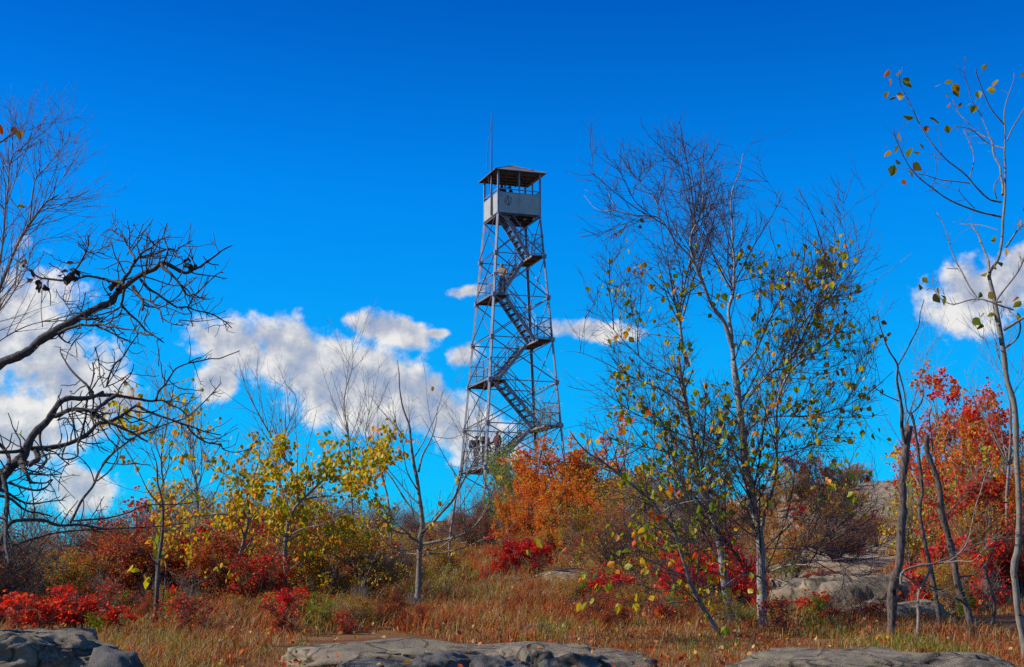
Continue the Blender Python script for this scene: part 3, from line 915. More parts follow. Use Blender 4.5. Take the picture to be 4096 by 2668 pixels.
# ------------------------------------------------------------------ people
def skin_mesh(name, joints, bones, mat, parent, sub=2):
    me = bpy.data.meshes.new(name)
    me.from_pydata([j[0] for j in joints], bones, [])
    me.materials.append(mat)
    o = bpy.data.objects.new(name, me); COL.objects.link(o)
    o.parent = parent
    sk = o.modifiers.new('skin', 'SKIN'); sk.use_smooth_shade = True
    for i, j in enumerate(joints):
        r = j[1]
        me.skin_vertices[0].data[i].radius = r if hasattr(r, '__len__') else (r, r)
    me.skin_vertices[0].data[0].use_root = True
    sb = o.modifiers.new('sub', 'SUBSURF'); sb.levels = sub; sb.render_levels = sub
    for p in me.polygons: p.use_smooth = True
    return o


M['skin'] = mat_plain('skin', (0.38, 0.22, 0.16), (0.32, 0.18, 0.13), 10, 0.6)
M['hair'] = mat_plain('dark_hair', (0.035, 0.022, 0.018), (0.02, 0.014, 0.012), 20)
M['tan_coat'] = mat_plain('tan_coat', (0.33, 0.24, 0.17), (0.24, 0.17, 0.12), 6, 0.9)
M['navy'] = mat_plain('navy_cloth', (0.02, 0.025, 0.05), (0.012, 0.014, 0.03), 6, 0.9)
M['black'] = mat_plain('black_cloth', (0.02, 0.02, 0.024), (0.01, 0.01, 0.012), 6, 0.9)
M['maroon'] = mat_plain('maroon_cloth', (0.14, 0.02, 0.025), (0.08, 0.015, 0.018), 6, 0.9)
M['jeans'] = mat_plain('jeans', (0.03, 0.045, 0.1), (0.02, 0.03, 0.07), 8, 0.9)
M['boots'] = mat_plain('boots', (0.05, 0.035, 0.025))
M['eye'] = mat_plain('eye', (0.03, 0.02, 0.015))


def person(x, y, z, rz, label, coat, legs, pose, s=1.0, cap=None, hood=False, pack=None, group=None):
    root = empty('person', (x, y, z), rz, s)
    tag(root, label, 'person', group)
    P = dict(pel=(0, 0, .93), wst=(0, 0, 1.08), chs=(0, 0.01, 1.28), nck=(0, 0, 1.46), hed=(0, -.03, 1.56), top=(0, -.03, 1.66),
             lh=(.09, 0, .88), lk=(.1, -.03, .49), la=(.1, .02, .09), lf=(.11, -.15, .035), rh=(-.09, 0, .88), rk=(-.1, -.03, .49), ra=(-.1, .02, .09), rf=(-.11, -.15, .035),
             ls=(.18, 0, 1.40), le=(.24, .03, 1.14), lw=(.26, -.06, .90), rs=(-.18, 0, 1.40), re=(-.24, .03, 1.14), rw=(-.26, -.06, .90))
    P.update(pose)
    V = lambda k: P[k]
    names = ['pel', 'wst', 'chs', 'nck', 'hed', 'top', 'lh', 'lk', 'la', 'lf', 'rh', 'rk', 'ra', 'rf', 'ls', 'le', 'lw', 'rs', 're', 'rw']
    rad = dict(pel=(.13, .10), wst=(.12, .09), chs=(.15, .11), nck=.05, hed=(.075, .09), top=(.055, .06), lh=.085, lk=.055, la=.038, lf=.03, rh=.085, rk=.055, ra=.038, rf=.03,
               ls=.055, le=.04, lw=.028, rs=.055, re=.04, rw=.028)
    idx = {n: i for i, n in enumerate(names)}
    joints = [(V(n), rad[n]) for n in names]
    bones = [('pel', 'wst'), ('wst', 'chs'), ('chs', 'nck'), ('nck', 'hed'), ('hed', 'top'), ('pel', 'lh'), ('lh', 'lk'), ('lk', 'la'), ('la', 'lf'), ('pel', 'rh'), ('rh', 'rk'), ('rk', 'ra'), ('ra', 'rf'),
             ('chs', 'ls'), ('ls', 'le'), ('le', 'lw'), ('chs', 'rs'), ('rs', 're'), ('re', 'rw')]
    skin_mesh('body', joints, [(idx[a], idx[b]) for a, b in bones], M['skin'], root)
    # hands: palm, four fingers and a thumb each
    for w_, e_, sg in (('lw', 'le', 1), ('rw', 're', -1)):
        Wp = Vector(V(w_)); dirn = (Wp - Vector(V(e_))).normalized()
        sd_ = dirn.cross(Vector((0, -1, .2))).normalized()
        hb = MB()
        hb.tubes(np.array([tuple(Wp), tuple(Wp + dirn * .05), tuple(Wp + dirn * .09)]), np.array([.024, .036, .03]), 6)
        for q in range(4):
            b0 = Wp + dirn * .08 + sd_ * (q - 1.5) * .018
            L = (.065, .075, .07, .055)[q]
            n_ = Vector((0, -1, 0))
            hb.tubes(np.array([tuple(b0), tuple(b0 + dirn * L * .5 + n_ * .01), tuple(b0 + dirn * L * .8 + n_ * .035)]), np.array([.009, .008, .007]), 5)
        b0 = Wp + dirn * .03 + sd_ * -.03
        hb.tubes(np.array([tuple(b0), tuple(b0 - sd_ * .03 + dirn * .03), tuple(b0 - sd_ * .035 + dirn * .06)]), np.array([.011, .010, .008]), 5)
        hb.build('hand', M['skin'], root)
    # face
    H = Vector(V('hed'))
    fc = MB()
    fc.tubes(np.array([tuple(H + Vector((0, -.085, .03))), tuple(H + Vector((0, -.11, -.005))), tuple(H + Vector((0, -.085, -.012)))]), np.array([.008, .015, .008]), 5)
    fc.build('nose', M['skin'], root)
    for q in (-1, 1):
        fc = MB()
        fc.tubes(np.array([tuple(H + Vector((q * .075, 0, .02))), tuple(H + Vector((q * .088, .01, 0))), tuple(H + Vector((q * .075, 0, -.025)))]), np.array([.008, .014, .007]), 5)
        fc.build('ear', M['skin'], root)
    ey = MB()
    for q in (-1, 1): ey.box(tuple(H + Vector((q * .032, -.086, .025))), (.024, .012, .012))
    ey.box(tuple(H + Vector((0, -.088, -.045))), (.045, .01, .008))
    ey.build('eyes_and_mouth', M['eye'], root)
    # trousers
    tj = [('pel', (.145, .12)), ('lh', .105), ('lk', .075), ('la', .06), ('rh', .105), ('rk', .075), ('ra', .06), ('wst', (.135, .105))]
    ti = {n: i for i, (n, _) in enumerate(tj)}
    skin_mesh('trousers', [(V(n), r) for n, r in tj], [(ti[a], ti[b]) for a, b in (('pel', 'lh'), ('lh', 'lk'), ('lk', 'la'), ('pel', 'rh'), ('rh', 'rk'), ('rk', 'ra'), ('pel', 'wst'))], legs, root)
    # coat
    cj = [('wst', (.155, .12)), ('pel', (.165, .13)), ('chs', (.18, .135)), ('ls', .08), ('le', .062), ('lw', .045), ('rs', .08), ('re', .062), ('rw', .045), ('nck', .07)]
    ci = {n: i for i, (n, _) in enumerate(cj)}
    skin_mesh('jacket', [(V(n), r) for n, r in cj], [(ci[a], ci[b]) for a, b in (('pel', 'wst'), ('wst', 'chs'), ('chs', 'ls'), ('ls', 'le'), ('le', 'lw'), ('chs', 'rs'), ('rs', 're'), ('re', 'rw'), ('chs', 'nck'))], coat, root)
    # hair / hood / cap
    skin_mesh('hood' if hood else 'hair', [(tuple(H + Vector((0, .025, -.02))), (.085, .08) if not hood else (.11, .1)), (tuple(H + Vector((0, .03, .06))), (.088, .085) if not hood else (.115, .11)), (tuple(H + Vector((0, .01, .11))), .06 if not hood else .08)],
              [(0, 1), (1, 2)], coat if hood else M['hair'], root)
    if cap:
        c_ = MB(); c_.tubes(np.array([tuple(H + Vector((0, 0, .05))), tuple(H + Vector((0, 0, .1))), tuple(H + Vector((0, 0, .14)))]), np.array([.1, .095, .05]), 10)
        c_.box(tuple(H + Vector((0, -.13, .055))), (.13, .1, .012))
        c_.build('cap', cap, root)
    for a_, f_ in (('la', 'lf'), ('ra', 'rf')):
        A = Vector(V(a_)); F = Vector(V(f_))
        skin_mesh('boot', [(tuple(A + Vector((0, 0, .03))), .06), (tuple(A + Vector((0, .01, -.03))), (.055, .05)), (tuple(F), (.05, .04))], [(0, 1), (1, 2)], M['boots'], root, 1)
    if pack:
        pk = MB(); C = Vector(V('chs'))
        pk.tubes(np.array([tuple(C + Vector((0, .2, -.25))), tuple(C + Vector((0, .22, -.2))), tuple(C + Vector((0, .22, .1))), tuple(C + Vector((0, .18, .17)))]), np.array([.1, .15, .14, .06]), 8)
        pk.build('backpack', pack, root)
    return root


def tw(a, b, z):
    p = tq(a, b, z); return (TX + p[0], TY + p[1], z)


fz = ZC + 0.05
p = tw(-.43, .3, fz)
person(p[0], p[1], fz, R(160), 'person with short dark hair by the left post inside the tower cab', M['navy'], M['jeans'], dict(lw=(.2, -.32, 1.12), le=(.26, -.1, 1.15)), 1.0)
p = tw(-.06, .1, fz)
person(p[0], p[1], fz, R(-70), 'person in a peaked cap beside the first, inside the tower cab', M['black'], M['jeans'], dict(rw=(-.2, -.34, 1.1), re=(-.26, -.1, 1.12)), 0.94, cap=M['navy'])
z2 = ZC - 2 * STEP
p = tw(-hw(z2) + .62, -.55, 0)
person(p[0] + 0.05, p[1], z2 + .05, R(-18), 'person in tan hooded coat standing at the head of the third stair flight', M['tan_coat'], M['jeans'],
       dict(lf=(.12, -.13, .035), le=(.28, -.02, 1.16), lw=(.3, -.26, 1.08), re=(-.27, 0, 1.16), rw=(-.28, -.25, 1.06), hed=(0, -.06, 1.55), top=(0, -.08, 1.64)), 0.98, hood=True)
z6 = ZC - 6 * STEP
h6 = hw(z6)
p = tw(-h6 + .45, .9, 0)
person(p[0], p[1], z6 + .05, R(120), 'dark-clothed hiker with a pack at the left end of the lowest landing', M['navy'], M['black'],
       dict(le=(.27, -.05, 1.17), lw=(.18, -.3, 1.2)), 1.0, pack=M['black'])
p = tw(-h6 + .5, -.35, 0)
person(p[0], p[1], z6 + .05, R(40), 'hiker in black standing against the near leg on the lowest landing', M['black'], M['black'],
       dict(re=(-.27, -.08, 1.2), rw=(-.15, -.32, 1.3)), 1.03)
p = tw(-h6 + .85, -1.1, 0)
person(p[0], p[1], z6 + .05, R(-60), 'hiker in maroon jacket on the lowest landing behind the leafy saplings', M['maroon'], M['jeans'],
       dict(re=(-.27, -.05, 1.17), rw=(-.2, -.3, 1.1)), 1.03)
# ------------------------------------------------------------------ rocks
M['rock'] = mat_rock('granite', (0.29, 0.235, 0.17), (0.15, 0.125, 0.10), (0.42, 0.34, 0.24))
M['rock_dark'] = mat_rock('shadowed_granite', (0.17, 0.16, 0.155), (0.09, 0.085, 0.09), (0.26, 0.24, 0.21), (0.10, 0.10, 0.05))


def rock(seed, size, facet=0.25, rough=0.08, flat=0.0, sub=5, mat=None, freq=1.0):
    """boulder mesh: a ball pushed against random planes, then roughened"""
    import bmesh
    rng = np.random.default_rng(seed)
    bm = bmesh.new(); bmesh.ops.create_icosphere(bm, subdivisions=sub, radius=1.0)
    planes = []
    for i in range(11):
        n = Vector(rng.standard_normal(3)).normalized(); planes.append((n, rng.uniform(0.62, 0.95)))
    planes.append((Vector((0.1, -0.1, 1)).normalized(), 0.7 - flat * 0.3))
    for v in bm.verts:
        p = v.co.copy()
        for n, d in planes:
            q = p.dot(n) - d
            if q > 0: p -= n * q * (0.75 + facet * 0.25)
        o = p.normalized()
        k = mnoise.noise(p * 1.4 * freq + Vector((seed, 0, 0))) * 0.16 + mnoise.noise(p * 4 * freq + Vector((0, seed, 0))) * rough + mnoise.noise(p * 13 * freq) * rough * 0.35
        # a couple of sharp ledges
        l = mnoise.noise(Vector((p.x * 2.2, p.y * 2.2, p.z * 5 + seed)))
        k += 0.085 * (math.floor(l * 5) / 5)
        c_ = abs(mnoise.noise(Vector((p.x * 1.7 + seed, p.y * 1.7, p.z * .6))))
        if c_ < .035: k -= (.035 - c_) * 2.2      # open joints
        v.co = p + o * k
    me = bpy.data.meshes.new('rock')
    for v in bm.verts: v.co = Vector((v.co.x * size[0], v.co.y * size[1], v.co.z * size[2]))
    for f in bm.faces: f.smooth = True
    bm.to_mesh(me); bm.free()
    me.materials.append(mat or M['rock'])
    return me


def put_rock(name, seed, dx, dtop, d, size, label, rz=0.0, group=None, mat=None, cat='rock', tilt=0.0, **k):
    me = rock(seed, size, mat=mat, **k)
    me.name = name
    o = bpy.data.objects.new(name, me); COL.objects.link(o)
    zmax = max(v.co.z for v in me.vertices)
    p = D(dx, dtop, d)
    o.location = (p[0], p[1], p[2] - zmax)
    o.rotation_euler = (0, tilt, rz)
    tag(o, label, cat, group)
    return o


put_rock('rock', 3, 95, 1458, 8.6, (0.56, 0.6, 0.34), 'big rounded grey granite rock among dry grass in the lower left corner', 0.2, rough=0.1, sub=6)
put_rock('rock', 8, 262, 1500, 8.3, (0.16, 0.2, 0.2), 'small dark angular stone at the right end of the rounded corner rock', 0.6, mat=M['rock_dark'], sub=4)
put_rock('rock_ledge', 5, 2030, 1507, 8.6, (0.98, 0.8, 0.34), 'broad smooth pale rock outcrop across the lower right corner', -0.05, cat='rock', sub=6, rough=0.11, flat=0.6)
put_rock('rock_ledge', 12, 1040, 1482, 11.0, (1.32, 0.9, 0.32), 'long low pale granite ledge at the bottom centre with a flat sloping top', 0.0, rough=0.09, flat=0.7)
put_rock('rock_ledge', 14, 1330, 1494, 10.7, (0.62, 0.6, 0.3), 'broken granite block closing the right end of the long low ledge', 0.3, rough=0.09, flat=0.5)
for i, (dx, dt, d, sz, lab, mt) in enumerate([
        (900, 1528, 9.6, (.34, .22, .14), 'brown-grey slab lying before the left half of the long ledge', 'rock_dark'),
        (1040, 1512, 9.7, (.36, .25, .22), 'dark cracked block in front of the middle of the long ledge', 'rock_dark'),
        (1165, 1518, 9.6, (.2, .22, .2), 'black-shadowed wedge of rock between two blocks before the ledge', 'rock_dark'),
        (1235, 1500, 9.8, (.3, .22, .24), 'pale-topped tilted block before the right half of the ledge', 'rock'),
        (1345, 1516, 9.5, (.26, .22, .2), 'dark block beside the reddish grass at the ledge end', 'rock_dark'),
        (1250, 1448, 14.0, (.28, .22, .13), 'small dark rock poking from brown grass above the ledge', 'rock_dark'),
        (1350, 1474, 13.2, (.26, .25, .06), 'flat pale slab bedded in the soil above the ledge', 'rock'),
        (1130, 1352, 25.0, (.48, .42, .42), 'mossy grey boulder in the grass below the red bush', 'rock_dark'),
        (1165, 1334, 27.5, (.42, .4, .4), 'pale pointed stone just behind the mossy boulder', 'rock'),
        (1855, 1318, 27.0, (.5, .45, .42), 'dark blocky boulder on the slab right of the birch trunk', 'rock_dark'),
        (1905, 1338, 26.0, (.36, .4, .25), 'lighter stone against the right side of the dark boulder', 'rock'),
        (590, 1425, 19.0, (.55, .5, .3), 'low grey rock in grass between the two left aspen trunks', 'rock'),
        (1965, 1335, 18.0, (1.0, 1.0, .7), 'domed grey rock face behind the left dark snag', 'rock'),
        (2170, 1325, 19.0, (1.1, 1.0, .75), 'rough grey rock face behind the feet of the leaning snags', 'rock'),
        (1860, 1405, 16.6, (.8, .8, .42), 'low grey rock swelling out of the grass right of the main birch trunk', 'rock'),
        (2070, 1392, 15.6, (.75, .7, .42), 'grey rock swell around the foot of the thick left snag', 'rock')]):
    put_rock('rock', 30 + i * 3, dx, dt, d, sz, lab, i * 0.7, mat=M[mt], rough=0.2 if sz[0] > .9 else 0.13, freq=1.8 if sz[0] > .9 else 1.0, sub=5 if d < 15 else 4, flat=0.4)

# ------------------------------------------------------------------ grass (stuff)


def mat_grass():
    m, nt, nd, lk = newmat('dry_grass')
    g = nd.new('ShaderNodeNewGeometry')
    v = coord(nd, lk)
    f = noise_n(nd, lk, coord(nd, lk, (1, .45, 1)), 1.3, 6, 0.7)
    a = ramp(nd, [(0, (0.36, 0.13, 0.035)), (0.2, (0.46, 0.28, 0.11)), (0.36, (0.24, 0.09, 0.03)), (0.5, (0.42, 0.06, 0.025)), (0.66, (0.52, 0.38, 0.2)), (0.84, (0.28, 0.2, 0.04))], 'CONSTANT')
    b = ramp(nd, [(0, (0.2, 0.22, 0.025)), (0.3, (0.32, 0.27, 0.06)), (0.55, (0.13, 0.15, 0.02)), (0.75, (0.4, 0.3, 0.12)), (0.9, (0.22, 0.1, 0.03))], 'CONSTANT')
    c = ramp(nd, [(0, (0.4, 0.05, 0.02)), (0.3, (0.5, 0.16, 0.03)), (0.5, (0.24, 0.05, 0.02)), (0.75, (0.4, 0.2, 0.06))], 'CONSTANT')
    for r in (a, b, c): lk.new(g.outputs['Random Per Island'], r.inputs[0])
    m1 = ramp(nd, [(0.41, (1, 1, 1)), (0.47, (0, 0, 0))]); lk.new(f, m1.inputs[0])
    m2 = ramp(nd, [(0.52, (0, 0, 0)), (0.58, (1, 1, 1))]); lk.new(f, m2.inputs[0])
    col = mixc(nd, lk, m1.outputs[0], a.outputs[0], b.outputs[0])
    col = mixc(nd, lk, m2.outputs[0], col, c.outputs[0])
    d = nd.new('ShaderNodeBsdfDiffuse'); t = nd.new('ShaderNodeBsdfTranslucent'); mx_ = nd.new('ShaderNodeMixShader'); mx_.inputs[0].default_value = 0.4
    o = nd.new('ShaderNodeOutputMaterial')
    lk.new(col, d.inputs[0]); lk.new(col, t.inputs[0]); lk.new(d.outputs[0], mx_.inputs[1]); lk.new(t.outputs[0], mx_.inputs[2]); lk.new(mx_.outputs[0], o.inputs[0])
    return m


def make_grass(N=330000):
    rng = np.random.default_rng(77)
    # tufts: density falls with distance, several blades to a tuft
    nt_ = N // 11
    y = 8.2 + (60 - 8.2) * rng.uniform(0, 1, nt_) ** 1.75
    x = (rng.uniform(-1, 1, nt_)) * (y * 0.40 + 0.8)
    z = np.zeros(nt_); keep = np.ones(nt_, bool); hs = np.ones(nt_)
    for i in range(nt_):
        r = rockiness(x[i], y[i])
        z[i] = ground_z(x[i], y[i])
        p = mnoise.noise(Vector((x[i] * 0.5, y[i] * 0.5, 20.0)))
        if r > 0.35 or p < -0.38: keep[i] = False
        q = mnoise.noise(Vector((x[i] * 1.7, y[i] * 1.1, 31.0)))
        hs[i] = 0.45 + 0.7 * max(0, p + 0.35) + (1.3 * (q - .25) if q > .25 else 0)
        if y[i] < 12.6 and -2.0 < x[i] < 2.6: hs[i] *= 0.35
        if y[i] < 13.5: hs[i] *= .65
        if y[i] > 18: hs[i] *= 1.35
        if 13 < y[i] < 19 and (x[i] / y[i] > .13 or x[i] / y[i] < -.24): hs[i] *= .5
    x, y, z, hs = x[keep], y[keep], z[keep], hs[keep]
    k = 11
    x = np.repeat(x, k); y = np.repeat(y, k); z = np.repeat(z, k); hs = np.repeat(hs, k)
    n = len(x)
    x = x + rng.normal(0, 0.05, n); y = y + rng.normal(0, 0.05, n)
    h = hs * rng.uniform(0.05, 0.30, n)
    a = rng.uniform(0, 2 * PI, n); lean = rng.uniform(0.1, 1.5, n) * h
    wd = rng.uniform(0.0018, 0.004, n) * (0.6 + y / 22)
    dx, dy = np.cos(a) * lean, np.sin(a) * lean
    sx, sy = -np.sin(a) * wd, np.cos(a) * wd
    z0 = z - 0.05
    V = np.stack([np.stack([x - sx, y - sy, z0], 1), np.stack([x + sx, y + sy, z0], 1),
                  np.stack([x + dx * .4 + sx * .8, y + dy * .4 + sy * .8, z + h * .6], 1), np.stack([x + dx * .4 - sx * .8, y + dy * .4 - sy * .8, z + h * .6], 1),
                  np.stack([x + dx, y + dy, z + h], 1)], 1).reshape(-1, 3)
    b = (np.arange(n) * 5)[:, None]
    mb = MB(); mb.v.append(V.astype(np.float32)); mb.n = n * 5
    mb.f = [(b + np.array([[0, 1, 2, 3]]), 0, False), (b + np.array([[3, 2, 4]]), 0, False)]
    o = mb.build('grass', mat_grass())
    tag(o, 'dry tan, rusty and green autumn grass covering the slope', 'grass', kind='stuff')


make_grass()


def fallen_leaves():
    rng = np.random.default_rng(8); P = []
    for i in range(5000):
        y = 8.3 + 26 * rng.uniform() ** 1.5; x = rng.uniform(-1, 1) * (y * .4 + .5)
        P.append((x, y, ground_z(x, y) + rng.uniform(0.0, 0.16)))
    mb = MB(); add_leaves(mb, rng, P, .036, OVATE, hang=0, flat=1.2)
    tag(mb.build('fallen_leaves', M['leaf_litter']), 'fallen red, yellow and brown leaves caught in the grass', 'leaves', kind='stuff')


M['leaf_litter'] = mat_leaf('leaf_litter', [(0.5, 0.06, 0.015), (0.6, 0.3, 0.02), (0.3, 0.14, 0.05), (0.45, 0.2, 0.08), (0.6, 0.12, 0.02), (0.5, 0.36, 0.14)], 0.3)
fallen_leaves()
# ------------------------------------------------------------------ shrubs and small trees of the slope
TR = [0]


def proto(*a, **k):
    return shrub(*a, **k)


PR = {}
for v in (0, 1, 2):
    PR['bare', v] = shrub('twiggy_shrub', 100 + v, 2.0, 1.9, 12, M['leaf_russet'], 1300, .05, M['bark_grey'], twigs=1.0, dens=2.2, tmin=1.7)
    PR['barebrown', v] = shrub('twiggy_shrub', 110 + v, 1.9, 2.1, 12, M['leaf_maroon'], 1500, .05, M['bark_brown'], twigs=1.0, dens=2.2, tmin=1.7)
    PR['dark', v] = shrub('dark_brush', 102 + v, 2.0, 2.4, 12, None, 0, .05, M['bark_dark'], dens=2.0, tmin=1.2)
    PR['redplant', v] = shrub('low_red_plant', 210 + v, .5, .6, 8, M['leaf_crimson'], 700, .035, M['bark_brown'], leafz=(.05, 1), rad=.004)
    PR['herb', v] = shrub('green_herb', 215 + v, .5, .5, 9, M['leaf_green'], 700, .035, M['leaf_green'], LONG, leafz=(.05, 1), rad=.004)
    PR['scrub', v] = shrub('bare_scrub', 105 + v, 1.4, 1.3, 7, M['leaf_ygreen'], 60, .05, M['bark_grey'])
    PR['crimson', v] = shrub('crimson_shrub', 120 + v, 2.2, 2.4, 10, M['leaf_crimson'], 5600, .065, M['bark_brown'], LOBED, leafz=(.12, 1), hang=.5, gap=.02)
    PR['red', v] = shrub('red_shrub', 130 + v, 1.5, 1.7, 8, M['leaf_red'], 3600, .065, M['bark_brown'], LOBED, leafz=(.12, 1), hang=.5, gap=.04)
    PR['sumac', v] = shrub('sumac', 135 + v, 1.0, 1.1, 7, M['leaf_sumac'], 1500, .07, M['bark_brown'], LOBED, leafz=(.25, 1), hang=.8, gap=.05)
    PR['maroon', v] = shrub('maroon_shrub', 140 + v, 2.2, 2.3, 8, M['leaf_maroon'], 4500, .065, M['bark_brown'], RHOMB, leafz=(.12, 1))
    PR['orange', v] = shrub('orange_shrub', 150 + v, 3.4, 2.6, 9, M['leaf_orange'], 11000, .085, M['bark_brown'], RHOMB, leafz=(.12, 1), dens=.6, tmin=.6)
    PR['mixed', v] = shrub('autumn_shrub', 160 + v, 2.6, 2.4, 9, M['leaf_mixed'], 6000, .065, M['bark_grey'], RHOMB, leafz=(.1, 1))
    PR['ygreen', v] = shrub('golden_green_shrub', 170 + v, 2.0, 1.9, 8, M['leaf_ygreen'], 1700, .05, M['bark_grey'], OVATE, leafz=(.2, 1))
    PR['green', v] = shrub('green_shrub', 180 + v, 1.6, 1.5, 9, M['leaf_green'], 2600, .055, M['bark_grey'], RHOMB, leafz=(.1, 1))
    PR['maple', v] = shrub('maple', 190 + v, 5.4, 4.0, 7, M['leaf_maple'], 13000, .09, M['bark_grey'], LOBED, leafz=(.15, 1), rad=.05, gap=0.02)
PR['tallgreen', 0] = shrub('slender_tree', 197, 5.0, 1.7, 5, M['leaf_green'], 950, .08, M['bark_grey'], RHOMB, leafz=(.3, 1), rad=.04)


def sh(kind, v, dx, dtop, d, label, wide=1.0, cat='shrub', group=None, s=None, hfull=None):
    """shrub whose top reaches display row dtop at distance d, standing on the ground"""
    H = {'redplant': .5, 'herb': .5, 'dark': 2.0, 'scrub': 1.4, 'bare': 2.0, 'barebrown': 1.9, 'crimson': 2.2, 'red': 1.5, 'sumac': 1.0, 'maroon': 2.2, 'orange': 3.4, 'mixed': 2.6, 'ygreen': 2.0, 'green': 1.6, 'maple': 5.4, 'tallgreen': 5.0}[kind]
    p = D(dx, dtop, d)
    g = ground_z(p[0], d)
    k = max(.15, (p[2] - g)) / (H * 1.08)
    TR[0] += 1
    return put(PR[kind, v], p[0], d, TR[0] * 2.399, (k * wide, k * wide, k), label, cat, group, sink=.03)


